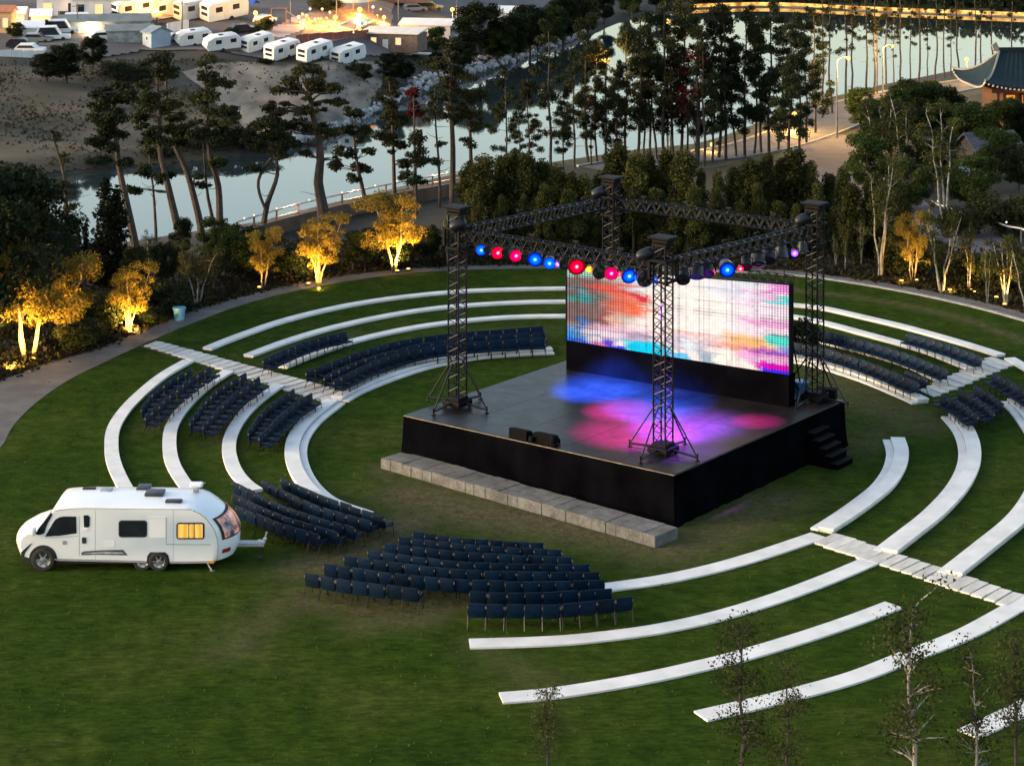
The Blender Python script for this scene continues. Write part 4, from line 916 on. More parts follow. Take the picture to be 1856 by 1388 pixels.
# ---- tall pines read off the photograph, one by one
def pine(label, base, trunk, blobs, r0, mat=needle, group='tall pines along the river bank', per=46, size=.09, bk=bark, dead=0, cat='tree', sub=12, name='pine_tree', seed=None):
    r = random.Random(seed or hash(base) % 999 + base[0]); p0 = W(*base); Y = p0.y
    loc_ = lambda px, py, y=0: Vector(((px - CX) * Y / F - p0.x, y, zat(py, Y)))
    pts = [Vector((0, 0, -.3))] + [loc_(px, py, r.gauss(0, .15)) for px, py in trunk]
    C_ = catmull(pts, .6); mb = MB(); k = len(C_)
    mb.path([Vector(c) for c in C_], [max(.03, r0 * (1 - .78 * i / k) * (1.25 if i == 0 else 1)) for i in range(k)], 8)
    bl = []
    for (bx, by, rx, ry) in blobs:
        c = loc_(bx, by); a = rx * Y / F; h = ry * Y / F
        for _ in range(max(2, int(sub * (a * h) ** .5 / 1.1))):
            th = r.uniform(0, 6.283); q_ = r.random() ** .5; e = Vector((c.x + math.cos(th) * q_ * a * .85, r.uniform(-.9, .9) * a * .8, c.z + math.sin(th) * q_ * h * .85))
            s_ = r.uniform(.20, .55) * min(1.2, max(a, .6)) ** .4
            bl.append((e.x, e.y, e.z, s_ * 1.25, s_ * 1.25, s_ * .62))
            cand = [Vector(cc) for cc in C_ if cc[2] < e.z + .1] or [Vector(C_[0])]
            cand = [cc for cc in cand if cc.z > e.z - 2.6] or cand
            st_p = min(cand[-12:], key=lambda cc: (cc - e).length + r.random() * .4); limb(mb, st_p, e, max(.025, r0 * .2), .012, r, .05)
    for _ in range(dead):
        i = r.randrange(int(k * .3), k - 1); s_ = Vector(C_[i]); limb(mb, s_, s_ + Vector((r.uniform(-1.3, 1.3), r.uniform(-1, 1), r.uniform(.0, .7))), .025, .008, r, -.05)
    return treeobj(name, label, cat, p0, mb, bk, crownmesh(bl, per * 32, size, mat, 2.2, 1.0, int(base[0])), group)
pine('leaning half-bare pine with rusty thin crown, leftmost before the river', (124, 470), [(124, 466), (119, 400), (118, 322), (106, 280), (88, 235)], [(113, 285, 9, 22), (100, 245, 8, 14), (122, 340, 14, 14), (128, 372, 12, 10)], .2, needle2, dead=16, per=20)
pine('big leaning pine with dense dark crown, second from the left', (252, 488), [(251, 480), (240, 420), (226, 350), (214, 300), (210, 240), (205, 170)], [(200, 240, 45, 40), (185, 200, 35, 45), (215, 165, 35, 32), (175, 255, 25, 20), (232, 300, 14, 14)], .3, dead=4)
pine('thin bare-stemmed pine between two leaning pines', (282, 440), [(282, 420), (277, 340), (272, 300), (269, 245)], [(268, 262, 14, 18), (262, 310, 16, 9), (292, 330, 12, 8)], .11, dead=8, per=28)
pine('pine with tall ragged top, leaning left over the water', (326, 448), [(325, 430), (312, 370), (298, 310), (290, 272), (288, 215), (284, 140)], [(284, 120, 32, 24), (268, 165, 26, 30), (292, 195, 34, 28), (262, 225, 22, 28), (285, 250, 30, 22), (240, 345, 14, 6), (300, 320, 26, 6)], .27, dead=3)
pine('curved pine whose trunk bends left then up', (364, 428), [(363, 412), (352, 360), (338, 310), (320, 270), (308, 230), (302, 180), (301, 138)], [(302, 150, 18, 22), (318, 205, 22, 18), (330, 245, 26, 18), (352, 318, 16, 7)], .25, dead=4)
pine('slim dark pine with few side tufts beside the curved pine', (388, 424), [(387, 408), (378, 360), (372, 300), (368, 262)], [(366, 240, 18, 20), (384, 300, 10, 7), (360, 335, 16, 6)], .14, dead=6, per=34)
pine('tall pine with layered pointed crown in front of the sand bank', (400, 430), [(399, 412), (394, 340), (382, 285), (376, 230), (374, 160), (372, 105)], [(372, 112, 18, 18), (378, 145, 26, 20), (368, 180, 32, 20), (392, 205, 40, 22), (405, 240, 36, 20), (360, 235, 28, 20), (392, 292, 14, 14), (412, 155, 16, 6)], .25, dead=3)
t_ = pine('twisted pine with a looping double trunk', (477, 432), [(477, 410), (484, 370), (494, 345), (502, 318), (501, 290), (488, 262), (480, 230)], [(478, 225, 26, 18), (462, 250, 24, 22), (500, 245, 26, 20), (488, 275, 40, 14), (455, 300, 14, 10), (520, 262, 18, 16)], .2, dead=4)
p0 = t_.location; Y = p0.y; mb = MB(); mb.path([Vector(c) for c in catmull([Vector(((px - CX) * Y / F - p0.x, .1, zat(py, Y))) for px, py in ((480, 378), (470, 352), (468, 328), (478, 305), (492, 288))], .3)], .1, 6); mb.obj('second_trunk', bark, t_, True)
pine('largest pine with thick gnarled trunk left of centre', (588, 425), [(587, 402), (584, 372), (577, 330), (581, 290), (576, 245), (566, 205), (562, 172)], [(555, 130, 40, 22), (520, 150, 34, 26), (590, 150, 34, 26), (500, 195, 26, 24), (545, 190, 40, 24), (605, 195, 28, 24), (530, 235, 40, 18), (500, 255, 26, 10), (590, 235, 28, 14), (545, 275, 20, 8), (612, 290, 12, 8)], .42, needle2, dead=6, sub=8)
pine('open pine with separate cloud-like tufts right of the thick pine', (661, 385), [(660, 356), (650, 310), (644, 270), (640, 232)], [(640, 205, 18, 14), (622, 235, 22, 14), (655, 245, 20, 16), (625, 275, 18, 10), (668, 275, 14, 12), (615, 300, 14, 8), (650, 305, 20, 7), (632, 322, 16, 6), (672, 310, 10, 6)], .17, per=44, dead=3)
pine('narrow conical pine before the teal water', (715, 376), [(715, 350), (713, 280), (710, 200), (706, 148)], [(706, 152, 12, 12), (708, 180, 22, 18), (710, 212, 27, 18), (705, 240, 26, 16), (716, 265, 22, 12), (730, 295, 14, 8)], .16, needle2, per=50)
pine('pine with a red-leaved top rising from the left river bank', (755, 392), [(755, 374), (753, 310), (751, 240), (750, 176)], [(755, 285, 22, 22), (745, 320, 24, 12), (770, 330, 16, 10), (752, 250, 14, 18)], .13, per=40, dead=4)
rp = pine('slim red maple crown catching light in front of the water', (750, 388), [(750, 370), (750, 250), (749, 170)], [(749, 175, 9, 22), (752, 205, 8, 14)], .05, redl, None, 30, .10, cat='tree', name='red_tree')
pine('thin pole-like pine right of the red top', (797, 376), [(797, 350), (795, 290), (790, 230), (788, 160)], [(790, 165, 14, 20), (782, 205, 18, 14), (800, 260, 14, 10), (786, 295, 12, 10)], .11, dead=8, per=26)
pine('tall straight pine with reddish trunk in front of the cabin', (820, 370), [(820, 332), (821, 270), (818, 200), (816, 130), (815, 66)], [(815, 75, 24, 22), (808, 110, 34, 20), (828, 135, 34, 20), (806, 165, 30, 18), (830, 190, 26, 16), (815, 215, 20, 14)], .22, needle2, per=34)
pine('shorter pine with rusty bark next to the tall straight pine', (855, 366), [(855, 326), (853, 270), (852, 220), (852, 168)], [(852, 175, 26, 20), (842, 205, 30, 18), (868, 230, 22, 14), (846, 255, 18, 10)], .17, needle2, per=34)
# ---- prototypes repeated
def proto_pine(seed, H=14., sparse=False):
    r = random.Random(seed); pts = [Vector((0, 0, -.3))]; x = y = 0
    for i in range(1, 9): x += r.gauss(0, .12); y += r.gauss(0, .12); pts.append(Vector((x, y, H * i / 8)))
    C_ = catmull(pts, .7); k = len(C_); mb = MB(); mb.path([Vector(c) for c in C_], [.17 * (1 - .8 * i / k) + .015 for i in range(k)], 7); bl = []
    lo = .22 if not sparse else .45
    for i in range(30 if not sparse else 15):
        f = lo + (1 - lo) * ((i + r.random()) / (30 if not sparse else 15)); c = Vector(C_[min(k - 1, int(f * k))]); rad = (2.5 if not sparse else 1.5) * (1.12 - f) ** .6 * r.uniform(.45, 1.1); th = r.uniform(0, 6.28)
        e = c + Vector((math.cos(th) * rad, math.sin(th) * rad, r.uniform(.1, .6))); s_ = r.uniform(.35, .95) * (1 if not sparse else .7); bl.append((e.x, e.y, e.z, s_ * 1.15, s_ * 1.15, s_ * .75)); limb(mb, c, e, .035, .01, r, .04, 3)
    for i in range(10): c = Vector(C_[int((.15 + .5 * r.random()) * k)]); th = r.uniform(0, 6.28); limb(mb, c, c + Vector((math.cos(th), math.sin(th), r.uniform(-.1, .4))) * r.uniform(.5, 1.4), .02, .006, r, 0, 2)
    return mb.mesh('trunk', bark if seed % 2 else barkd, True), crownmesh(bl, 900 if not sparse else 620, .105, needle2 if seed % 3 == 0 else needle, 2.1, 1.0, seed)
def proto_hedge(seed, H=5.5):
    r = random.Random(seed); mb = MB().path([(0, 0, -.2), (.05, 0, H * .5), (0, .05, H * .95)], [.1, .06, .01], 6); bl = []
    for i in range(34):
        f = .06 + .94 * (i + r.random()) / 34; rad = 1.15 * (1 - f) ** .55 * (.55 + .45 * min(1, f / .2)); th = r.uniform(0, 6.28); q_ = r.uniform(.25, .95) * rad
        bl.append((math.cos(th) * q_, math.sin(th) * q_, f * H, .42, .42, .55))
    return mb.mesh('trunk', barkd, True), crownmesh(bl, 1250, .085, hedgel, 1.8, .5, seed)
def proto_multi(seed, H=5., stems=4, leafm=brl, spread=.32, lo=.42, per=760, bk=birchb, size=.075, nb=34, cr=1.5):
    r = random.Random(seed); mb = MB(); bl = []
    for s_ in range(stems):
        th = 6.283 * s_ / stems + r.uniform(-.5, .5); ln = spread * r.uniform(.5, 1.15); h = H * r.uniform(.75, 1.0); pts = [Vector((math.cos(th) * .1, math.sin(th) * .1, -.2))]
        for i in range(1, 6): f = i / 5; pts.append(Vector((math.cos(th) * (.1 + ln * h * f ** 1.15) + r.gauss(0, .06), math.sin(th) * (.1 + ln * h * f ** 1.15) + r.gauss(0, .06), h * f)))
        C_ = catmull(pts, .35); k = len(C_); mb.path([Vector(c) for c in C_], [.065 * (1 - .85 * i / k) + .008 for i in range(k)], 6)
        for i in range(nb // stems):
            f = lo + (1 - lo) * r.random(); c = Vector(C_[min(k - 1, int(f * k))]); a = r.uniform(0, 6.28); q_ = cr * r.uniform(.15, .75) * (1.15 - f * .5); e = c + Vector((math.cos(a) * q_, math.sin(a) * q_, r.uniform(.0, .55)))
            limb(mb, c, e, .022, .006, r, .05, 3); z_ = r.uniform(.3, .62); bl.append((e.x, e.y, e.z, z_, z_, z_ * .72))
    return mb.mesh('trunk', bk, True), crownmesh(bl, per, size, leafm, 1.5, .6, seed)
def proto_bush(seed, leafm, H=2.2, wd=1.6, per=1100, size=.08):
    r = random.Random(seed); mb = MB(); bl = []
    for i in range(16):
        th = r.uniform(0, 6.28); q_ = r.random() ** .6 * wd * .7; z = H * (.25 + .55 * r.random() * (1 - .4 * q_ / wd)); e = Vector((math.cos(th) * q_, math.sin(th) * q_, z)); limb(mb, (0, 0, -.1), e, .03, .008, r, .05, 3); s_ = r.uniform(.4, .75) * wd / 1.6; bl.append((e.x, e.y, e.z, s_, s_, s_ * .75))
    return mb.mesh('stems', barkd, True), crownmesh(bl, per, size, leafm, 1.5, .5, seed)
def proto_round(seed, leafm, H=6., wd=2.4, per=850, size=.105, nb=46, lo=.25):
    r = random.Random(seed); mb = MB(); C_ = catmull([(0, 0, -.3), (.1, .05, H * .3), (-.05, .1, H * .6), (0, 0, H * .9)], .4); k = len(C_); mb.path([Vector(c) for c in C_], [.16 * (1 - .85 * i / k) + .01 for i in range(k)], 7); bl = []
    for i in range(nb):
        f = lo + (1 - lo) * r.random(); env = wd * math.sin(math.pi * min(1, (f - lo * .6) / (1.06 - lo * .6))) ** .6; th = r.uniform(0, 6.28); q_ = env * r.uniform(.3, .9); e = Vector((math.cos(th) * q_, math.sin(th) * q_, f * H))
        c = Vector(C_[min(k - 1, int(max(.1, f - .15) * k))]); limb(mb, c, e, .035, .008, r, .06, 3); s_ = r.uniform(.45, .9) * wd / 2.4; bl.append((e.x, e.y, e.z, s_, s_, s_ * .8))
    return mb.mesh('trunk', barkd, True), crownmesh(bl, per, size, leafm, 1.6, .5, seed)
def proto_column(seed, leafm, H=5., wd=.6, per=1000, size=.09):
    r = random.Random(seed); mb = MB().path([(0, 0, -.2), (0, 0, H * .9)], [.08, .01], 6); bl = []
    for i in range(30): f = .03 + .97 * (i + r.random()) / 30; rad = wd * (1 - f) ** .45; th = r.uniform(0, 6.28); bl.append((math.cos(th) * rad * .5, math.sin(th) * rad * .5, f * H * .97, rad * .7 + .08, rad * .7 + .08, .35))
    return mb.mesh('trunk', barkd, True), crownmesh(bl, per, size, leafm, 1.8, .45, seed)
PR = {}
for i in range(5): PR['pine', i] = proto_pine(i + 1), 14.
for i in range(3): PR['thin', i] = proto_pine(i + 21, 14., True), 14.
for i in range(5): PR['hedge', i] = proto_hedge(i + 31), 5.5
for i in range(4): PR['birch', i] = proto_multi(i + 41, 5., 3 + i % 3), 5.
for i in range(3): PR['birchthin', i] = proto_multi(i + 51, 6.5, 3, brl, .16, .42, 520, nb=34, cr=1.35), 6.5
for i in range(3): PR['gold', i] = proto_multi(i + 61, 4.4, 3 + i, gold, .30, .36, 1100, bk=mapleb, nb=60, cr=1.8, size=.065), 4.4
for i in range(3): PR['round', i] = proto_round(i + 71, darkl), 6.
for i in range(3): PR['green', i] = proto_round(i + 81, greenl, 5., 2.2), 5.
for i in range(3): PR['bush', i] = proto_bush(i + 91, darkl), 2.2
for i in range(3): PR['gbush', i] = proto_bush(i + 101, brl), 2.2
for i in range(2): PR['cypress', i] = proto_column(i + 111, cypl), 5.
PR['red', 0] = proto_round(121, redl, 5., 1.2, 350, .10, 16, .35), 5.
for i in range(3): PR['sapling', i] = proto_multi(i + 131, 5., 1, brl, .05, .38, 300, bk=barkd if i != 2 else birchb, nb=52, cr=1.1, size=.05), 5.
NM = dict(pine='pine_tree', thin='pine_tree', hedge='conifer', birch='birch_tree', birchthin='birch_tree', gold='ornamental_tree', round='dark_tree', green='leafy_tree', bush='shrub', gbush='shrub', cypress='cypress', red='red_tree', sapling='sapling')
CT = dict(bush='shrub', gbush='shrub', hedge='conifer')
cnt = {}
def plant(kind, base, top, label, group=None, wide=1.0, terrain=False, i=None, p=None):
    cnt[kind] = cnt.get(kind, -1) + 1; nv_ = len([k for k in PR if k[0] == kind]); (tm, cm), H = PR[kind, (cnt[kind] if i is None else i) % nv_]
    p = p or (G(*base) if terrain else W(*base)); h = (base[1] - top) * p.y / F; s_ = h / H
    t = thing(NM[kind], label, CT.get(kind, 'tree'), p, rng.uniform(0, 6.28), group); t.scale = (s_ * wide, s_ * wide, s_)
    put('stems' if kind.endswith('bush') else 'trunk', tm, t); put('crown', cm, t); return t
def nth(i): return ORD[i] if i < len(ORD) else f'number {i + 1}'
# the pine grove behind the stage
GR = [(918, 318, 130), (944, 322, 190), (960, 312, 150), (998, 312, 50), (1022, 306, 160), (1040, 302, 100), (1067, 292, 40), (1082, 294, 90), (1097, 298, 100), (1120, 300, 115), (1135, 294, 55), (1154, 292, 25), (1166, 288, 95), (1178, 284, 60), (1190, 286, 70), (1204, 292, 8),
      (1222, 286, 50), (1234, 284, 10), (1246, 292, 95), (1261, 294, 40), (1275, 300, 60), (1291, 293, 85), (1303, 284, 15), (1316, 288, 35), (1335, 285, 75), (1350, 284, 25), (1366, 280, 65), (1380, 278, 40), (1394, 282, 12), (1410, 274, 55), (1433, 310, 40), (1444, 312, 70), (1462, 262, 45), (1478, 244, 25)]
for i, (x, y, tp) in enumerate(GR):
    rk = 'front' if y > 288 else 'rear'; same = [g for g in GR if (g[1] > 288) == (y > 288)]
    plant('pine', (x, y + (y - 270) * .1), tp, f'slender dark pine, {nth(same.index((x, y, tp)))} from the left in the {rk} rank of the grove', 'pines of the grove behind the stage', .86)
TH_ = [(1508, 206, -10), (1532, 190, -34), (1546, 185, -20), (1570, 176, -30), (1583, 173, -42), (1606, 164, -22), (1633, 158, -34), (1664, 150, -44), (1695, 145, -30), (1713, 142, -18), (1738, 136, -40), (1767, 131, -34), (1777, 130, -20), (1801, 124, -30), (1836, 117, -34), (1490, 214, -4), (1620, 161, 30), (1650, 154, 10), (1590, 170, 40), (1680, 148, 20), (1724, 139, 20)]
TH_.sort()
for i, (x, y, tp) in enumerate(TH_): plant('thin', (x, y), tp, f'thin bare-stemmed pine, {nth(i)} from the left along the road by the bright water', 'thin pines along the river road', .8)
plant('red', (1262, 300), 95, 'tree coloured as red-lit foliage among the grove pines', None, .8); plant('red', (1216, 285), 120, 'smaller dim red tree tinted as red-lit foliage, left of the larger one', None, .55); plant('red', (1072, 300), 180, 'small red tree beside the lit trunk in the grove', None, .45)  # red leaf colour stands in for red light on the grove foliage
# conifer belt behind the stage
HB = []
x = 852
while x < 1530: HB.append((x, rng.uniform(436, 452), rng.uniform(272, 330))); x += rng.uniform(23, 33)
HB2 = []; x = 866
while x < 1520: HB2.append((x, rng.uniform(458, 470), rng.uniform(318, 385))); x += rng.uniform(30, 44)
for i, (x, y, tp) in enumerate(HB): plant('hedge', (x, y), tp, f'bushy olive conifer, {nth(i)} from the left in the taller rear belt behind the stage', 'conifers of the belt behind the stage', rng.uniform(.8, 1.6))
for i, (x, y, tp) in enumerate(HB2): plant('hedge', (x, y), tp, f'shorter olive conifer, {nth(i)} from the left in the front belt behind the stage', 'conifers of the belt behind the stage', rng.uniform(.85, 1.7))
# left side: dark mass, cypresses, floodlit trees
for b_, tp, k, wd, lb in [((-20, 660), 320, 'round', 1.1, 'dark evergreen cut by the left frame edge'), ((28, 585), 312, 'round', .9, 'tallest dark evergreen at the far left'), ((78, 560), 372, 'round', 1.0, 'dark rounded evergreen right of the tallest one at far left'), ((110, 530), 420, 'round', .9, 'low dark evergreen below the leaning half-bare pine'),
                          ((190, 520), 320, 'cypress', 1.25, 'broad near-black cypress left of the lit small tree'), ((212, 518), 338, 'cypress', 1.2, 'second near-black cypress, close behind the first'), ((142, 500), 408, 'cypress', .8, 'small slim cypress, left of a close pair'), ((155, 498), 402, 'cypress', .8, 'small slim cypress, right of a close pair'),
                          ((0, 600), 470, 'gold', 1.1, 'dim amber tree at the left frame edge behind the brightest lit tree')]: plant(k, b_, tp, lb, None, wd)
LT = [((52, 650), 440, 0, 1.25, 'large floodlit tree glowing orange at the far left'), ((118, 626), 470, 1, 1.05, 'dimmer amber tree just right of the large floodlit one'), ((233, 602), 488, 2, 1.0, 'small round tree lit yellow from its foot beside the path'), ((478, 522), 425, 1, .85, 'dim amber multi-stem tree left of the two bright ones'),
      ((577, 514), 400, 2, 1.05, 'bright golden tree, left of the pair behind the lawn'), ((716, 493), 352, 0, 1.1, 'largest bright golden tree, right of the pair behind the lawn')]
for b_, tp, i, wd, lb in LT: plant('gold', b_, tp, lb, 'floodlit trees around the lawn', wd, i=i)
for b_, tp, k, wd, lb in [((357, 552), 440, 'birch', 1.1, 'multi-stem pale birch with dim green crown beside the path'), ((272, 505), 412, 'birchthin', .9, 'cluster of bare white stems behind the small yellow-lit tree'), ((812, 480), 385, 'birchthin', .7, 'slim pale birch left of the left truss tower'), ((420, 512), 425, 'green', 1.2, 'bushy green tree right of the multi-stem birch'),
                          ((455, 500), 432, 'bush', 1.0, 'dark shrub left of the dim amber tree'), ((520, 505), 440, 'bush', 1.1, 'dark shrub between the dim amber and golden trees'), ((640, 492), 420, 'round', .8, 'dark tree between the two golden trees'), ((778, 478), 410, 'round', .8, 'dark tree right of the largest golden tree'),
                          ((172, 600), 520, 'gbush', 1.2, 'dim yellowish shrub left of the small round lit tree'), ((300, 565), 500, 'bush', 1.3, 'dark shrub right of the small round lit tree'), ((150, 630), 575, 'gbush', 1.4, 'low amber shrub beside the path edge at left'), ((272, 588), 555, 'bush', 1.4, 'low dark shrub by the blue bin'),
                          ((330, 470), 400, 'round', .9, 'dark tree mass below the curved pine'), ((395, 470), 398, 'green', 1.3, 'dense green tree below the tall layered pine'), ((245, 540), 450, 'round', .8, 'dark tree between cypress and white stems'), ((440, 468), 405, 'bush', 1.5, 'dark broad shrub beside the boardwalk'),
                          ((300, 520), 440, 'round', .9, 'dim tree behind the multi-stem birch'), ((560, 488), 428, 'bush', 1.3, 'dark shrub behind the left golden tree'), ((690, 480), 400, 'bush', 1.3, 'dark shrub behind the largest golden tree'), ((840, 474), 400, 'green', .8, 'dim green tree behind the left truss tower')]: plant(k, b_, tp, lb, None, wd)
# right side
for b_, tp, k, wd, lb in [((1515, 486), 420, 'birchthin', .55, 'slim white trunk, first right of the right tower'), ((1532, 490), 415, 'birchthin', .5, 'slim white trunk, second right of the right tower'), ((1560, 486), 400, 'birchthin', .5, 'slim white trunk, third right of the right tower'), ((1596, 503), 262, 'birchthin', .8, 'tall clump of white birch stems nearest the right tower'),
                          ((1626, 496), 335, 'hedge', 1.2, 'green conifer right of the tall white birch clump'), ((1545, 474), 340, 'hedge', 1.2, 'olive conifer behind the slim white trunks'), ((1580, 470), 330, 'hedge', 1.1, 'olive conifer behind the tall birch clump'), ((1655, 508), 395, 'gold', .7, 'small amber-lit tree between two ground lamps'),
                          ((1706, 530), 385, 'birch', .9, 'spreading white birch right of the small amber-lit tree'), ((1757, 530), 400, 'birchthin', .6, 'thin tree with an orange-lit trunk'), ((1790, 549), 440, 'birchthin', .5, 'single pale bare stem near the right frame edge'), ((1824, 554), 425, 'birch', .9, 'birch lit orange from its foot at right'), ((1862, 566), 420, 'birch', .9, 'birch cut by the right frame edge'),
                          ((1672, 492), 420, 'bush', 1.3, 'dark shrub behind the spreading birch'), ((1735, 515), 455, 'bush', 1.3, 'dark shrub behind the orange-lit trunk'), ((1790, 520), 450, 'gbush', 1.2, 'dim shrub behind the single pale stem'), ((1850, 520), 440, 'gbush', 1.3, 'dim shrub at the right edge below the string lights')]: plant(k, b_, tp, lb, None, wd)
for b_, tp, k, wd, lb in [((1596, 330), 165, 'birchthin', 1.1, 'leafy birch with pale stems beside the lit road bend'), ((1640, 340), 160, 'birchthin', 1.1, 'birch with a forked white trunk on the right slope'), ((1714, 400), 190, 'birchthin', 1.0, 'tall birch with white Y-shaped trunk above the string lights'), ((1570, 355), 250, 'green', 1.1, 'green bushy tree at the foot of the road bend'),
                          ((1612, 290), 170, 'green', 1.2, 'green tree on the slope behind the leafy birch'), ((1668, 280), 160, 'green', 1.3, 'broad green tree high on the right slope'), ((1715, 270), 165, 'round', 1.1, 'dark green tree left of the pavilion roof'), ((1755, 300), 195, 'green', 1.2, 'green tree below the pavilion eave'),
                          ((1650, 385), 290, 'green', 1.1, 'yellowish green tree by the string lights'), ((1690, 350), 240, 'round', 1.2, 'dark tree behind the Y-shaped birch'), ((1760, 385), 290, 'green', 1.2, 'mid green tree right of the Y-shaped birch'), ((1808, 330), 240, 'green', 1.3, 'bright green cloud-pruned pine before the pavilion'), ((1845, 350), 262, 'round', 1.2, 'dark blue-green tree at the right edge under the pavilion'),
                          ((1815, 420), 335, 'gbush', 1.3, 'olive shrub above the string lights at right'), ((1852, 425), 350, 'gbush', 1.3, 'olive shrub at the right frame edge'), ((1740, 430), 370, 'gbush', 1.2, 'rusty shrub along the string lights'), ((1610, 385), 320, 'gbush', 1.2, 'rusty shrub beside the purple road'), ((1780, 255), 190, 'green', 1.2, 'green bush directly left of the pavilion'),
                          ((1560, 235), 165, 'green', 1.1, 'round green tree at the inner side of the lit road'), ((1545, 420), 340, 'birchthin', .7, 'thin pale birch left of the purple road'), ((1640, 240), 150, 'round', 1.1, 'dark bush under the lit road at right'), ((1822, 268), 184, 'green', 1.2, 'green tree screening the red pavilion wall'), ((1856, 275), 190, 'round', 1.1, 'dark tree at the right edge below the pavilion windows'), ((1690, 225), 150, 'green', 1.2, 'green bush between the road and the pavilion')]: plant(k, b_, tp, lb, None, wd)
plant('bush', (1449, 640), 570, 'small green shrub between the screen and the right tower', None, .8)
# young trees in the near right corner, their feet below the picture
for b_, tp, wd, lb in [((988, 1452), 1222, .9, 'thin young tree crossing the nearest benches, left of the others'), ((1335, 1460), 1150, 1.1, 'bushy young tree in front of the long near bench'), ((1662, 1500), 1072, 1.0, 'tall young birch with white stem in the lower right'), ((1850, 1440), 1120, 1.0, 'young tree at the lower right frame edge'), ((1440, 1470), 1215, 1.0, 'low young tree right of the bushy one'), ((1775, 1480), 1180, .9, 'young tree right of the white-stemmed birch')]:
    plant('sapling', b_, tp, lb, 'young trees in the near corner', wd)
# low ground cover and fallen leaves outside the path
oc = catmull([p[:2] for p in outr], .8); n = 42000; k = NR.integers(0, len(oc), n); tgt = np.gradient(oc, axis=0); nrm = np.stack([-tgt[:, 1], tgt[:, 0]], 1); nrm /= np.linalg.norm(nrm, axis=1)[:, None]
cen = np.array([STAGE.x, STAGE.y]); sg = np.sign(((oc - cen) * nrm).sum(1))[:, None]; off = (.25 + 11 * NR.random(n) ** 1.4)[:, None]
P_ = oc[k] + nrm[k] * sg[k] * off + NR.normal(0, .3, (n, 2)); lump = .5 + .5 * np.sin(P_[:, 0] * 1.1) * np.sin(P_[:, 1] * .9 + 2)
hz_ = NR.random(n) ** 2 * (.08 + .55 * lump * np.clip(off[:, 0] / 2, 0, 1)); keep = (P_[:, 0] > -50) & (P_[:, 0] < 56) & (P_[:, 1] < 124) & (P_[:, 1] > 70)
P3 = np.c_[P_, hz_ + .02][keep]; k = len(P3); A = NR.normal(size=(k, 3)); A /= np.linalg.norm(A, axis=1)[:, None]; B_ = np.cross(A, NR.normal(size=(k, 3))); B_ /= np.linalg.norm(B_, axis=1)[:, None]
V_, F_ = quads(P3, A * .11, B_ * .07); struct('undergrowth', npmesh('undergrowth', V_, F_, MLEAF('cover_leaf', (.016, .02, .008), (.06, .045, .018), .5, 0)), 'stuff')
# ---- ground lamps
fix = M('lamp_body', (.02, .02, .02), .5, .3, 5); LENSW = MEMIT('warm_lens', (1, .48, .07), 1.6); WARM = (1, .54, .11)
def uplight(px, py, label, tgt=None, en=0, size=95, tall=.14):
    p = W(px, py); t = thing('ground_lamp', label, 'ground lamp', p, 0, 'warm lamps at the foot of the trees')
    MB().lathe([(.1, 0), (.11, .03), (.05, .04), (.05, tall * .5)], 10).obj('base', fix, t); MB().lathe([(.05, tall * .5), (.11, tall * .6), (.125, tall), (.11, tall)], 12).obj('housing', fix, t, True); MB().lathe([(.001, tall + .004), (.07, tall + .03), (.105, tall + .004)], 12).obj('lens', LENSW, t, True)
    if en:
        a = Vector((p.x + (p.x - W(*tgt[:2]).x) * .3, p.y - .75, tall + .12)); b_ = W(*tgt[:2]); b_.z = zat(tgt[2], b_.y)
        spot('flood_beam', a, b_, WARM, en, size, .8, .1)
UP = 4.2
uplight(60, 655, 'lamp at the foot of the large floodlit tree', (56, 650, 560), 420 * UP, 120); uplight(24, 668, 'lamp at the left frame edge on the path verge', (40, 650, 590), 150 * UP, 130)
uplight(236, 606, 'lamp at the foot of the small round lit tree', (233, 602, 545), 200 * UP, 115); uplight(247, 602, 'lamp just right of the small round lit tree', (240, 596, 560), 80 * UP, 120); uplight(559, 518, 'lamp left of the left golden tree', (574, 513, 455), 220 * UP, 110)
uplight(578, 527, 'lamp set in the lawn below the left golden tree', (577, 512, 460), 140 * UP, 100); uplight(720, 495, 'lamp at the foot of the largest golden tree', (716, 492, 420), 330 * UP, 110); uplight(740, 492, 'lamp right of the largest golden tree', (722, 490, 420), 160 * UP, 100); uplight(470, 525, 'faint lamp under the dim amber tree', (478, 520, 460), 40 * UP, 100)
uplight(1634, 513, 'lamp standing alone left of the small amber-lit tree', (1640, 505, 480), 20 * UP, 120); uplight(1662, 512, 'lamp at the foot of the small amber-lit tree', (1657, 507, 450), 60 * UP, 90); uplight(1722, 530, 'lamp standing alone right of the spreading birch', (1730, 522, 500), 20 * UP, 120); uplight(1757, 529, 'lamp at the foot of the orange-lit trunk', (1757, 530, 430), 70 * UP, 60)
uplight(1765, 533, 'lamp right of the orange-lit trunk', (1760, 528, 470), 25 * UP, 100); uplight(1821, 556, 'lamp at the foot of the birch at right', (1824, 553, 470), 90 * UP, 80); uplight(1806, 543, 'small lamp left of the orange-lit birch', (1810, 538, 500), 8 * UP, 100)
# blue bin by the path
p = W(325, 580); t = thing('litter_bin', 'light blue bin standing beside the path at left', 'bin', p)
bb2 = M('sky_blue_plastic', (.10, .30, .48), .4, .12, 5); MB().lathe([(.24, 0), (.3, .55), (.27, .55), (.22, .04)], 16).obj('body', bb2, t, True); MB().lathe([(.3, .55), (.33, .56), (.33, .62), (.29, .62)], 16).obj('rim', bb2, t)
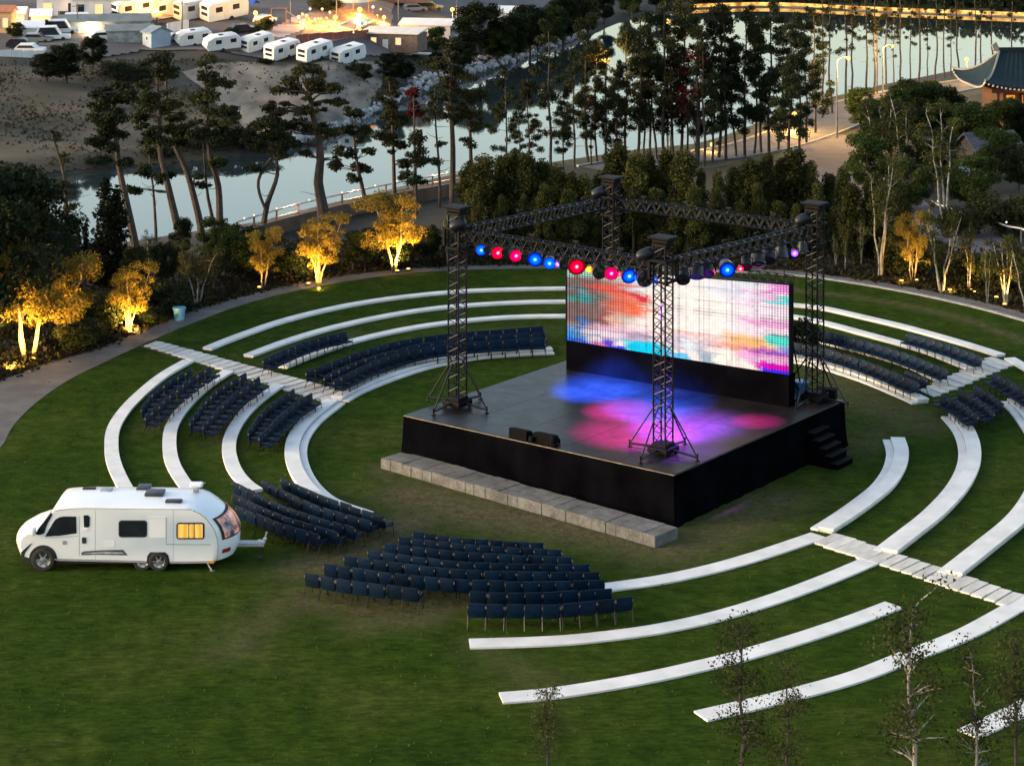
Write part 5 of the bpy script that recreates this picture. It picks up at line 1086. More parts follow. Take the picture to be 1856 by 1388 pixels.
# ================================================================== FAR BANK, TOWN, ROADS
def PG(pts): return [G(*p) for p in pts]
SL = math.atan(.085)
def onslope(rz, extra=0.0): return (Matrix.Rotation(SL + R(extra), 3, 'X') @ Matrix.Rotation(rz, 3, 'Z')).to_euler()
fieldm = M('dry_field', (.020, .021, .009), .95, .5, .11, .9, .35, col2=(.075, .058, .032), detail=9, stretch=(.6, 1.3, 1)); sand = M('sand_bank', (.045, .038, .028), .95, .35, .2, .9, .45, col2=(.21, .175, .135), detail=7, stretch=(1.6, .5, 1))
paveg = M('town_paving', (.085, .075, .072), .9, .25, .15, .2, 3, detail=8); pinkp = M('pink_paving', (.42, .31, .27), .85, .12, .3, .1, 4)
sheet('field', PG([(-200, 96), (60, 104), (170, 112), (260, 128), (330, 170), (395, 225), (440, 268), (430, 286), (280, 298), (-60, 330), (-200, 350)]), fieldm, .7, .10)
sheet('sand_bank', PG([(330, 132), (380, 118), (480, 115), (560, 120), (700, 112), (690, 160), (668, 205), (610, 238), (530, 255), (470, 252), (420, 215), (370, 165)]), sand, .35, .14)
sheet('town_ground', PG([(-200, 92), (0, 96), (180, 108), (262, 92), (330, 92), (480, 108), (690, 104), (800, 80), (960, 60), (1010, 36), (1000, -40), (-200, -40)]), paveg, 1.0, .16)
sheet('path', PG([(470, 62), (530, 34), (560, 26), (580, 40), (535, 62), (510, 72)]), pinkp, .5, .22)
asph2 = M('road_asphalt', (.07, .065, .065), .8, .2, .5, .25, 18, col2=(.11, .10, .10), detail=8)
verge = M('verge_grass', (.018, .024, .006), .95, .4, .5, .5, 5, col2=(.04, .044, .012))
def flat(name, pts, hw, z, mat, kind='structure'):
    C = catmull([W(*p)[:2] for p in pts], .8); n = len(C); t = np.gradient(C, axis=0); t /= np.linalg.norm(t, axis=1)[:, None]; nn = np.stack([-t[:, 1], t[:, 0]], 1); h = np.interp(np.linspace(0, 1, n), np.linspace(0, 1, len(hw)), hw)[:, None]
    V_ = np.concatenate([np.c_[C + nn * h, np.full(n, z)], np.c_[C - nn * h, np.full(n, z)]]); i = np.arange(n - 1)
    return struct(name, npmesh(name, V_, np.stack([i, i + 1, i + 1 + n, i + n], 1), mat)), C, nn
RD = [(1080, 308), (1160, 296), (1250, 286), (1330, 276), (1400, 260), (1470, 234), (1540, 203), (1620, 178), (1720, 159), (1870, 136)]
flat('verge', RD, [4.6, 5, 5, 4.5], .014, verge)
_, C, nn = flat('road', RD, [1.8, 2.4, 3.2, 2.6, 2.0], .03, asph2)
for s_ in (1, -1):
    struct('kerb', ribbon(C + nn * s_ * np.interp(np.linspace(0, 1, len(C)), [0, .25, .5, .75, 1], [1.85, 2.45, 3.25, 2.65, 2.05])[:, None], .1, -.02, .13).mesh('kerb', kerb))
flat('road', [(1455, 246), (1500, 275), (1530, 310), (1565, 340), (1640, 382), (1720, 420), (1800, 455), (1920, 500)], [3.4, 2.8, 2.4, 2.2, 2.2], .046, M('mauve_paving', (.10, .088, .10), .85, .2, .6, .25, 14))
# ---- boulders along the far shore
rk = M('pale_rock', (.16, .165, .18), .85, .4, .8, .5, 3, col2=(.42, .42, .43)); mb = MB()
ico = [(0, 0, 1), (.89, 0, .45), (.28, .85, .45), (-.72, .53, .45), (-.72, -.53, .45), (.28, -.85, .45), (.72, .53, -.45), (-.28, .85, -.45), (-.89, 0, -.45), (-.28, -.85, -.45), (.72, -.53, -.45), (0, 0, -1)]
icf = [(0, 1, 2), (0, 2, 3), (0, 3, 4), (0, 4, 5), (0, 5, 1), (1, 6, 2), (2, 7, 3), (3, 8, 4), (4, 9, 5), (5, 10, 1), (2, 6, 7), (3, 7, 8), (4, 8, 9), (5, 9, 10), (1, 10, 6), (11, 7, 6), (11, 8, 7), (11, 9, 8), (11, 10, 9), (11, 6, 10)]
bank = catmull([(540, 262), (600, 240), (650, 222), (700, 192), (760, 168), (830, 146), (900, 122), (960, 103), (1060, 66)], 2.0)
for i in range(620):
    k = rng.randrange(len(bank)); f = rng.random() ** 1.3; w_ = 26 if 740 < bank[k][0] < 900 else 11
    p = G(bank[k][0] + rng.gauss(0, 5), bank[k][1] - 3 - f * w_); s_ = rng.uniform(.22, .75); T = Matrix.Translation(p) @ Matrix.Rotation(rng.random() * 6, 4, 'Z') @ Matrix.Rotation(rng.random() * 2, 4, 'X') @ Matrix.Diagonal((s_ * rng.uniform(.8, 1.5), s_, s_ * rng.uniform(.5, .9), 1))
    mb.add([T @ Vector(v) * 1 for v in ico], icf)
struct('rocks', mb.mesh('rocks', rk), 'stuff')
# ---- dry grass and scrub tufts on the far bank
n_ = 60000; X_ = NR.uniform(-90, 22, n_); Y_ = NR.uniform(235, 360, n_); Sx = np.interp(X_, SX, SY); Z_ = hgt(X_, Y_)
px_ = CX + X_ * F / Y_; py_ = HOR + (CAMZ - Z_) * F / Y_; patch_ = np.sin(X_ * .23) * np.sin(Y_ * .17 + X_ * .05) + NR.normal(0, .45, n_)
sandp = inpoly(px_, py_, [(340, 134), (480, 118), (560, 122), (700, 115), (690, 160), (610, 238), (470, 250), (370, 165)])
ok = (Y_ > Sx + .5) & (py_ > 110) & (patch_ > .1) & (~sandp | (NR.random(n_) < .12)); X_, Y_, Z_ = X_[ok], Y_[ok], Z_[ok]; k = len(X_)
hh = NR.uniform(.05, .19, k); an = NR.uniform(0, math.pi, k); A = np.stack([np.cos(an), np.sin(an), 0 * an], 1) * (hh * 1.4)[:, None]; B_ = np.stack([NR.normal(0, .1, k), NR.normal(0, .1, k), hh], 1)
V_, F_ = quads(np.stack([X_, Y_, Z_ + hh * .9 + .08], 1), A, B_); struct('dry_grass', npmesh('dry_grass', V_, F_, MLEAF('dry_grass_leaf', (.040, .038, .018), (.085, .070, .038), .1, 0, .3)), 'stuff')
# ---- caravans
cw = M('caravan_white', (.66, .66, .64), .4, .06, .8, spec=.5); cgl = M('caravan_window', (.02, .022, .03), .15, .3, 3); cgr = M('caravan_skirt', (.10, .10, .11), .7, .2, 4)
LITW = MEMIT('lit_window', (1, .66, .28), .28)
def caravan(label, px, py, rz, kind=0, s=1.0, group='white caravans parked in the front row of the site'):
    p = G(px, py, .05); t = thing('caravan', label, 'caravan', p, 0, group, onslope(rz, 6)); s *= 1.18; t.scale = (s, s, s)
    Lc, Wc, H = 5.6, 2.25, 2.45; pf = [(-2.8, .45), (-2.72, .35), (2.5, .35), (2.8, .9), (2.62, 2.0), (2.3, 2.4), (-2.3, 2.45), (-2.75, 2.2)] if kind == 0 else [(-2.6, .4), (2.4, .4), (2.85, 1.0), (2.55, 1.95), (1.6, 2.4), (-1.8, 2.45), (-2.5, 2.1), (-2.7, 1.1)]
    mb = MB(); n = len(pf); vs = []
    for y, k in ((-Wc / 2, .965), (-Wc / 2 + .1, 1), (Wc / 2 - .1, 1), (Wc / 2, .965)): vs += [(x * k, y, 1.4 + (z - 1.4) * k) for x, z in pf]
    fs = [(k * n + i, k * n + (i + 1) % n, (k + 1) * n + (i + 1) % n, (k + 1) * n + i) for k in range(3) for i in range(n)] + [tuple(range(n)), tuple(range(4 * n - 1, 3 * n - 1, -1))]
    mb.add(vs, fs).obj('body', cw, t, True)
    for x0, x1 in ((-1.9, -1.0), (.4, 1.3)):
        for s_ in (-1, 1): MB().box(((x0 + x1) / 2, s_ * (Wc / 2 + .005), 1.65), (x1 - x0, .03, .6)).obj('window', cgl, t)
    MB().box((-.5, -Wc / 2 - .005, 1.3), (.62, .03, 1.7)).obj('door', M('caravan_door', (.6, .6, .58), .5, .1, 4), t)
    for z, h_ in ((1.85, .42), (1.15, .36)) if kind == 0 else ((1.6, .6),):
        MB().box((-2.76 if kind == 0 else -2.62, 0, z), (.06, 1.3, h_)).obj('window', cgl, t)
    MB().box((.2, 0, 2.46), (.7, .6, .09)).obj('roof_hatch', cgl, t); MB().box((-.1, 0, .28), (5.0, 2.0, .22)).obj('chassis', cgr, t)
    for s_ in (-1, 1): MB().lathe([(.1, -.1), (.32, -.1), (.34, 0), (.32, .1), (.1, .1)], 12, T=Matrix.Translation((.2, s_ * (Wc / 2 - .08), .32)) @ Matrix.Rotation(R(90), 4, 'X')).obj('wheel', rub, t)
    mb = MB(); mb.tube((2.7, .4, .42), (3.9, 0, .45), .05); mb.tube((2.7, -.4, .42), (3.9, 0, .45), .05); mb.tube((3.8, 0, .45), (3.8, 0, .05), .05); mb.obj('drawbar', cgr, t)
    return t
HD = R(52)
for px, py, kd, s_, lb in [(352, 83, 1, .86, 'small rounded white caravan, first of the front row from the left'), (403, 92, 1, .86, 'white caravan with a red door side, second of the front row from the left'), (466, 92, 0, .86, 'white caravan with grey lower end, third of the front row from the left'), (512, 106, 0, .9, 'white caravan with stacked end windows beside the maroon awning'), (571, 108, 0, .9, 'white caravan in the middle of the trio with stacked end windows'), (631, 114, 0, .9, 'rightmost white caravan of the front row, nearest the brown cabin')]:
    caravan(lb, px, py, HD if kd == 0 else R(205), kd, s_)
for px, py, lb in [(245, 34, 'white mobile caravan at the left of the rear row'), (306, 33, 'white mobile caravan behind the tall glowing lamp'), (358, 34, 'white mobile caravan with lit front, third of the rear row'), (408, 36, 'white mobile caravan at the right of the rear row by the blue tarpaulin')]:
    caravan(lb, px, py, R(40), 0, 1.2, 'larger white caravans in the rear row of the site')
aw = thing('awning', 'maroon awning propped beside the white caravan', 'awning', G(540, 106), R(40)); MB().prism([(0, 2.2), (1.9, 1.75), (1.9, 1.82), (0, 2.27)], (0, -.9, 0), (1, 0, 0), (0, 0, 1), (0, 1.8, 0)).obj('canopy', M('maroon_cloth', (.14, .03, .04), .8, .2, 3), aw)
for a, b_ in ((0.05, -.85), (.05, .85), (1.85, -.85), (1.85, .85)): MB().tube((a, b_, 0), (a, b_, 1.8), .04).obj('pole', cgr, aw)
# ---- houses and huts
def house(name, label, px, py, w, d, h, rz, wall, roof, rt='gable', rise=.8, wins=(), door=None, group=None, lit=(), tilt=0):
    p = G(px, py, -.2); t = thing(name, label, 'building', p, rz, group, onslope(rz, tilt) if tilt else None)
    MB().box((0, 0, h / 2), (w, d, h)).obj('wall', wall, t); o = .3
    if rt == 'gable': MB().prism([(-d / 2 - o, h - .08), (0, h + rise), (d / 2 + o, h - .08), (d / 2 + o, h + .06), (0, h + rise + .16), (-d / 2 - o, h + .06)], (-w / 2 - o, 0, 0), (0, 1, 0), (0, 0, 1), (w + 2 * o, 0, 0)).obj('roof', roof, t); MB().prism([(-d / 2, h), (d / 2, h), (0, h + rise - .03)], (-w / 2 + .01, 0, 0), (0, 1, 0), (0, 0, 1), (w - .02, 0, 0)).obj('gable', wall, t)
    else: MB().prism([(-d / 2 - o, h + .003), (d / 2 + o, h + rise), (d / 2 + o, h + rise + .2), (-d / 2 - o, h + .2)], (-w / 2 - o, 0, 0), (0, 1, 0), (0, 0, 1), (w + 2 * o, 0, 0)).obj('roof', roof, t)
    for k, (x, z, ww, hh) in enumerate(wins):
        f = MB().box((x, -d / 2 - .01, z), (ww, .08, hh)).obj('window', M('window_frame', (.6, .6, .58), .6, .1, 3), t); MB().box((x, -d / 2 - .055, z), (ww - .16, .02, hh - .16)).obj('pane', LITW if k in lit else cgl, f)
    if door: MB().box((door, -d / 2 - .02, 1.05), (.95, .07, 2.1)).obj('door', M('pale_door', (.55, .52, .52), .6, .1, 3), t)
    return t
brw = M('brown_cladding', (.13, .085, .065), .8, .25, 2, .2, 12); ivory = M('ivory_roof', (.60, .57, .50), .6, .1, .6); greyr = M('grey_roof', (.17, .19, .19), .7, .2, .5, .2, 6); bluew = M('blue_grey_wall', (.30, .36, .42), .8, .1, 1); pale = M('pale_wall', (.62, .62, .60), .75, .1, .8, .1, 6); slate = M('slate_roof', (.16, .19, .24), .6, .2, 1)
greenw = M('pale_green_wall', (.52, .60, .54), .7, .1, 1)
house('cabin', 'brown cabin with flat ivory roof and lit windows beside the pool', 714, 90, 9.6, 5.5, 3.0, R(-14), brw, ivory, 'flat', .5, [(-2.6, 1.8, 1.0, 1.2), (1.6, 1.8, 1.0, 1.2)], -.6, lit=(0, 1))
house('shed', 'pale green shed standing before the brown cabin', 733, 97, 2.6, 2.2, 3.4, R(-14), greenw, pale, 'flat', .2, [(.3, 2.5, .8, .35)])
house('shed', 'small blue-grey gabled hut left of the caravans', 284, 84, 2.6, 3.4, 2.4, R(-50), bluew, slate, 'gable', .8, [(0, 1.5, .5, .7)])
house('long_shed', 'long low shed with dark grey-green roof at the upper left', 190, 58, 14, 5, 2.0, R(14), M('glassy_wall', (.20, .24, .24), .5, .4, 1), greyr, 'gable', .9)
house('long_shed', 'second low shed with dark roof left of the hut', 235, 74, 7, 4, 1.9, R(14), MATS['glassy_wall'], greyr, 'gable', .7)
house('marquee', 'white lit marquee tent at the top left', 112, 26, 7.5, 5, 3.0, R(6), M('tent_cloth', (.70, .66, .64), .8, .08, 1), M('tent_roof', (.74, .74, .78), .7, .06, 1), 'gable', 1.0, [(-2, 1.3, 1.6, 1.9), (2, 1.3, 1.6, 1.9)], lit=(0,))
house('marquee', 'longer white marquee right of the first tent', 182, 28, 9.0, 5, 3.0, R(6), MATS['tent_cloth'], MATS['tent_roof'], 'gable', 1.0, [(-3, 1.3, 1.4, 1.9), (0, 1.3, 1.4, 1.9), (3, 1.3, 1.4, 1.9)], lit=(1, 2))
house('kiosk', 'orange-lit kiosk at the far left frame edge', 6, 58, 3.2, 3, 3.4, 0, M('ochre_wall', (.55, .35, .18), .8, .15, 1), M('terracotta_roof', (.40, .15, .08), .8, .2, 2), 'gable', .8, [(-.6, 1.7, .9, 1.5), (.7, 1.7, .9, 1.5)], lit=(0, 1))
house('long_house', 'long white-roofed house behind the brown cabin', 778, 66, 9, 6, 2.4, R(-12), pale, M('white_roof', (.68, .69, .69), .6, .06, .5), 'gable', .8, [(-2, 1.4, 1, 1), (1, 1.4, 1, 1)])
house('cottage', 'white cottage right of the big dark tree', 915, 48, 5.5, 5, 3.0, R(-14), pale, MATS['white_roof'], 'gable', 1.0, [(-1.2, 1.6, .8, 1.2)], 1.2)
house('container', 'blue shipping container at the top edge', 757, 10, 4.5, 2.4, 2.6, R(-6), M('blue_steel', (.03, .11, .34), .5, .2, 2), MATS['blue_steel'], 'flat', .02)
house('brick_house', 'dark brick building cut by the top edge', 700, 2, 16, 4, 4, R(-4), M('brick_wall', (.13, .07, .055), .85, .25, 2), greyr, 'flat', .1, [(-5, 2, 1, 1.2), (-1, 2, 1, 1.2), (4, 2, 1, 1.2)], lit=(1,))
dk = thing('deck', 'pale wooden deck at the end of the brown cabin', 'deck', G(760, 104, .3), R(-14)); MB().box((0, 0, .3), (3.6, 2.4, .14)).obj('boards', pale, dk)
for a in (-1.6, 1.6): MB().box((a, -1, -.3), (.12, .12, 1.1)).obj('post', cgr, dk)
def vehicle(label, px, py, rz, mat, L_=4.6, H=1.5, name='parked_car', cat='car', glass=True):
    p = G(px, py, .05); t = thing(name, label, cat, p, 0, None, onslope(rz)); a = L_ / 2
    MB().prism([(-a, .35), (a, .35), (a, .8), (a * .5, .92), (a * .22, H), (-a * .72, H), (-a * .97, .95)], (0, -.88, 0), (1, 0, 0), (0, 0, 1), (0, 1.76, 0)).obj('body', mat, t)
    if glass:
        for s_ in (-1, 1): MB().prism([(a * .42, .95), (a * .18, H - .1), (-a * .66, H - .1), (-a * .85, .98)], (0, s_ * .885, 0), (1, 0, 0), (0, 0, 1), (0, -s_ * .02, 0)).obj('window', cgl, t)
    for x in (-.62 * a, .62 * a):
        for s_ in (-1, 1): MB().lathe([(.08, -.1), (.31, -.1), (.33, 0), (.31, .1), (.08, .1)], 12, T=Matrix.Translation((x, s_ * .82, .33)) @ Matrix.Rotation(R(90), 4, 'X')).obj('wheel', rub, t)
    return t
blk_ = M('black_paint', (.02, .02, .024), .25, .2, 2, spec=.6)
vehicle('dark pickup parked behind the white-roofed house', 780, 20, R(12), blk_, 4.8, 1.6); vehicle('white van parked at the left among the tents', 95, 74, R(8), cw, 5.4, 2.2, 'parked_van', 'van'); vehicle('second white van behind the first at upper left', 112, 62, R(8), cw, 5.4, 2.2, 'parked_van', 'van'); vehicle('white lorry in the lit row above the vans', 150, 54, R(6), cw, 7.5, 2.6, 'parked_lorry', 'lorry'); vehicle('pale car on the pale road at the far left', 55, 98, R(0), cw, 4.4, 1.45)
vehicle('silver car left of the pickup at the top', 752, 22, R(16), alu, 4.4, 1.45); vehicle('white car beside the dark bushes', 190, 74, R(20), cw, 4.4, 1.45)
for px, py, rz_, L_, H_, mt, lb in [(440, 60, 30, 4.4, 1.45, blk_, 'dark car parked by the orange lamp'), (330, 76, 20, 4.2, 1.45, alu, 'silver car between the hut and the caravans'), (225, 50, 10, 4.4, 1.5, blk_, 'black car behind the second low shed'), (68, 78, 0, 4.4, 1.45, alu, 'silver car left of the white vans'), (40, 88, 4, 4.6, 1.5, blk_, 'black car near the pale wall at left'), (690, 66, -12, 4.2, 1.4, cw, 'white car squeezed behind the cabin'), (480, 44, 60, 4.4, 1.5, cw, 'white car behind the orange lamp'), (850, 34, 10, 4.4, 1.5, cw, 'white car under the big dark tree')]:
    vehicle(lb, px, py, R(rz_), mt, L_, H_)
for px, py, tp_, lb in [(452, 40, -14, 'wooden utility pole by the blue tarpaulin'), (526, 44, -20, 'wooden utility pole behind the play frame'), (610, 40, -24, 'wooden utility pole rising beside the cream parasol'), (722, 40, -16, 'wooden utility pole behind the cabin'), (828, 46, -8, 'wooden utility pole beside the tree-side lamp'), (140, 60, 6, 'utility pole in front of the marquees'), (330, 62, 2, 'utility pole between hut and caravans')]:
    q_ = G(px, py); h_ = (py - tp_) * q_.y / F; t = thing('utility_pole', lb, 'pole', q_, rng.random(), 'utility poles of the camp site'); MB().tube((0, 0, 0), (0, 0, h_), .12, .08).obj('pole', cgr, t); MB().box((0, 0, h_ - .5), (1.6, .1, .1)).obj('crossarm', cgr, t)
for px, py, rz_, lb in [(60, 66, 10, 'small white tent left of the white vans'), (30, 40, 0, 'small white tent above the kiosk tree'), (75, 44, 8, 'small pale tent behind the warm lamp')]:
    house('tent', lb, px, py, 3.0, 2.6, 1.6, R(rz_), MATS['tent_cloth'], MATS['tent_roof'], 'gable', .9)
def panelrow(name, label, cat, a, b_, h, mat, n, capm=None):
    A, B = G(*a), G(*b_); t = thing(name, label, cat, A); d = B - A
    for i in range(n): p = d * (i + .5) / n; MB().box((p.x, p.y, p.z + h / 2), (Vector((d.x, d.y)).length / n - .08, .1, h), math.atan2(d.y, d.x)).obj('panel', mat, t)
    return t
panelrow('fence', 'white panel fence between the hut and the rounded caravan', 'fence', (303, 62), (342, 55), 1.7, pale, 5)
panelrow('garden_wall', 'red brick terrace wall behind the caravan trio', 'wall', (536, 82), (668, 72), 1.6, M('red_brick', (.24, .07, .045), .85, .3, 2, .2, 8), 6)
panelrow('low_wall', 'pale low wall along the field at the left edge', 'wall', (-20, 104), (82, 106), 1.1, pale, 5)
panelrow('fence', 'dark hedge-like fence below the marquees', 'fence', (92, 30), (215, 34), .9, M('dark_fence', (.03, .04, .03), .9, .3, 2), 8)
t = thing('tarpaulin', 'bright blue tarpaulin at the top by the rear caravans', 'tarpaulin', G(438, 20), R(-10)); tp_ = M('blue_tarp', (.02, .10, .45), .6, .2, 1)
MB().prism([(-2.2, 1.2), (0, 1.8), (2.2, 1.2), (2.2, 1.3), (0, 1.9), (-2.2, 1.3)], (-1.6, 0, 0), (0, 1, 0), (0, 0, 1), (4.2, 0, 0)).obj('sheet', tp_, t)
for a, b_ in ((-1.5, -2), (-1.5, 2), (2.5, -2), (2.5, 2)): MB().tube((a, b_, 0), (a, b_, 1.25), .05).obj('pole', cgr, t)
t = thing('swing_frame', 'wooden play frame with slide left of the terrace lights', 'play frame', G(505, 44), R(10)); wdm = M('warm_wood', (.25, .13, .06), .7, .3, 2)
for x in (-1.2, 1.2):
    for s_ in (-1, 1): MB().tube((x, s_ * .8, 0), (x, 0, 2.6), .09).obj('leg', wdm, t)
MB().tube((-1.4, 0, 2.6), (1.4, 0, 2.6), .09).obj('beam', wdm, t); MB().prism([(0, 0), (2.6, -1.9), (2.6, -1.8), (0, .1)], (1.3, -.4, 2.1), (1, 0, 0), (0, 0, 1), (0, .8, 0)).obj('slide', alu, t)
# pool
pc = PG([(611, 53), (646, 37), (678, 41), (643, 60)]); zc = sum(p.z for p in pc) / 4 + .35; c_ = sum(pc, Vector()) / 4
t = thing('swimming_pool', 'small bright blue swimming pool on the lit terrace', 'pool', (c_.x, c_.y, zc)); rel = [Vector((p.x - c_.x, p.y - c_.y, p.z - c_.z)) for p in pc]
pm = M('pool_water', (.03, .22, .50), .08, .3, .8, .1, 4, emit=(.02, .20, .55), es=.06, spec=.4)
mb = MB(); mb.add(rel, [(0, 1, 2, 3)]).obj('water', pm, t); mb = MB()
for i in range(4): mb.tube(rel[i] + Vector((0, 0, .03)), rel[(i + 1) % 4] + Vector((0, 0, .03)), .22, n=4)
mb.obj('rim', M('pool_rim', (.55, .45, .36), .7, .15, 1), t)
sheet('terrace', PG([(540, 78), (560, 26), (640, 2), (720, 2), (705, 50), (665, 70), (600, 78)]), M('terrace_tiles', (.34, .20, .12), .8, .25, .5), .5, .24)
t = thing('parasol', 'large cream parasol canopy glowing over the terrace', 'parasol', G(640, 30)); MB().lathe([(2.9, 2.5), (1.5, 3.0), (.1, 3.4)], 12).obj('canopy', M('cream_cloth', (.75, .62, .42), .8, .08, 1), t); MB().tube((0, 0, 0), (0, 0, 3.3), .07).obj('pole', wdm, t)
t = thing('parasol', 'smaller orange parasol right of the large cream one', 'parasol', G(668, 24)); MB().lathe([(1.5, 2.1), (.8, 2.5), (.06, 2.8)], 10).obj('canopy', M('orange_cloth', (.7, .33, .06), .8, .1, 1), t); MB().tube((0, 0, 0), (0, 0, 2.7), .06).obj('pole', wdm, t)
t = thing('parasol', 'red canopy under the tall glowing lamp', 'parasol', G(285, 46)); MB().lathe([(2.8, 1.5), (1.4, 1.9), (.1, 2.3)], 8).obj('canopy', M('red_cloth', (.5, .13, .06), .8, .1, 1), t); MB().tube((0, 0, 0), (0, 0, 2.2), .07).obj('pole', wdm, t)
# lamps of the town
GL = MEMIT('lamp_globe', (1, .50, .10), .8); GLW = MEMIT('lamp_globe_pale', (1, .76, .42), .6)
def point(loc_, col, en, rad=.3):
    d = bpy.data.lights.new('lamp_light', 'POINT'); d.color = col; d.energy = en; d.shadow_soft_size = rad; o = bpy.data.objects.new('lamp_light', d); COL.objects.link(o); o.location = loc_
def streetlamp(label, px, py, top, r=.3, en=300, group='lit lamps of the camp site', plateau=False, mat=None, arm=0):
    p = W(px, py) if plateau else G(px, py); h = (py - top) * p.y / F; t = thing('street_lamp', label, 'lamp', p, 0, group)
    MB().path([(0, 0, 0), (0, 0, h * .5), (0, 0, h - r)], [.09, .07, .05], 8).obj('pole', cgr, t); mb = MB()
    if arm: MB().path([(0, 0, h - r), (arm * .5, 0, h + .15), (arm, 0, h + .1)], .04, 6).obj('arm', cgr, t)
    mb.lathe([(r * .2, -r), (r * .8, -r * .6), (r, 0), (r * .8, r * .6), (r * .2, r)], 12, T=Matrix.Translation((arm, 0, h)))
    mb.obj('globe', mat or GL, t, True)
    if en: point(p + Vector((arm, 0, h - r - .25)), WARM if not mat else (1, .72, .4), en, r)
    return t
T_ = .9
streetlamp('tall lamp with big glowing head over the red canopy', 284, 46, 8, .55, 900 * T_); streetlamp('lamp glowing orange left of the play frame', 463, 58, 24, .38, 500 * T_); streetlamp('lamp glowing beside the pool terrace, left of the parasol', 608, 56, 32, .40, 700 * T_); streetlamp('lamp glowing in front of the big dark tree', 820, 44, 18, .40, 500 * T_)
streetlamp('lamp under the large cream parasol', 652, 30, 18, .45, 900 * T_); streetlamp('lamp at the pool corner nearest the cabin roof', 696, 46, 32, .35, 500 * T_); streetlamp('warm lamp right of the kiosk at far left', 58, 54, 42, .4, 500 * T_); streetlamp('lamp hidden behind the kiosk at the left edge', 22, 58, 36, .35, 500 * T_); streetlamp('pale lamp over the lit lorries', 165, 66, 46, .3, 400 * T_, mat=GLW)
k = 0
for px, py in [(541, 44), (548, 38), (556, 42), (562, 34), (560, 52), (552, 56), (571, 50), (577, 44), (582, 52), (584, 32), (592, 46), (566, 60), (598, 38), (588, 60), (604, 24), (545, 52), (612, 66), (622, 70), (640, 70), (652, 66), (662, 60), (676, 30), (684, 36), (690, 26)]:
    p = G(px, py); t = thing('garden_lamp', f'small glowing terrace lamp, {nth(k)} from the play frame towards the cabin', 'lamp', p, 0, 'small lamps of the terrace'); h_ = rng.uniform(.5, 1.5); MB().tube((0, 0, 0), (0, 0, h_), .04).obj('stake', cgr, t); r_ = rng.uniform(.13, .3); MB().lathe([(r_ * .3, -r_), (r_, -r_ * .3), (r_, r_ * .3), (r_ * .3, r_)], 8, T=Matrix.Translation((0, 0, h_ + r_))).obj('globe', GL if k % 3 else GLW, t, True); k += 1
for q_ in ((556, 46), (580, 50), (600, 44), (650, 40)): p = G(*q_); point(p + Vector((0, 0, 1.6)), (1, .42, .10), 420 * T_, .4)
# people-free terrace furniture
for i, (px, py) in enumerate([(568, 46), (596, 54), (618, 34), (632, 26)]):
    t = thing('terrace_table', f'dark terrace table among the lamps, {nth(i)} from the left', 'table', G(px, py), 0, 'tables on the terrace'); MB().lathe([(.7, .72), (.7, .78)], 12).obj('table_top', wdm, t); MB().tube((0, 0, 0), (0, 0, .72), .06).obj('leg', cgr, t)
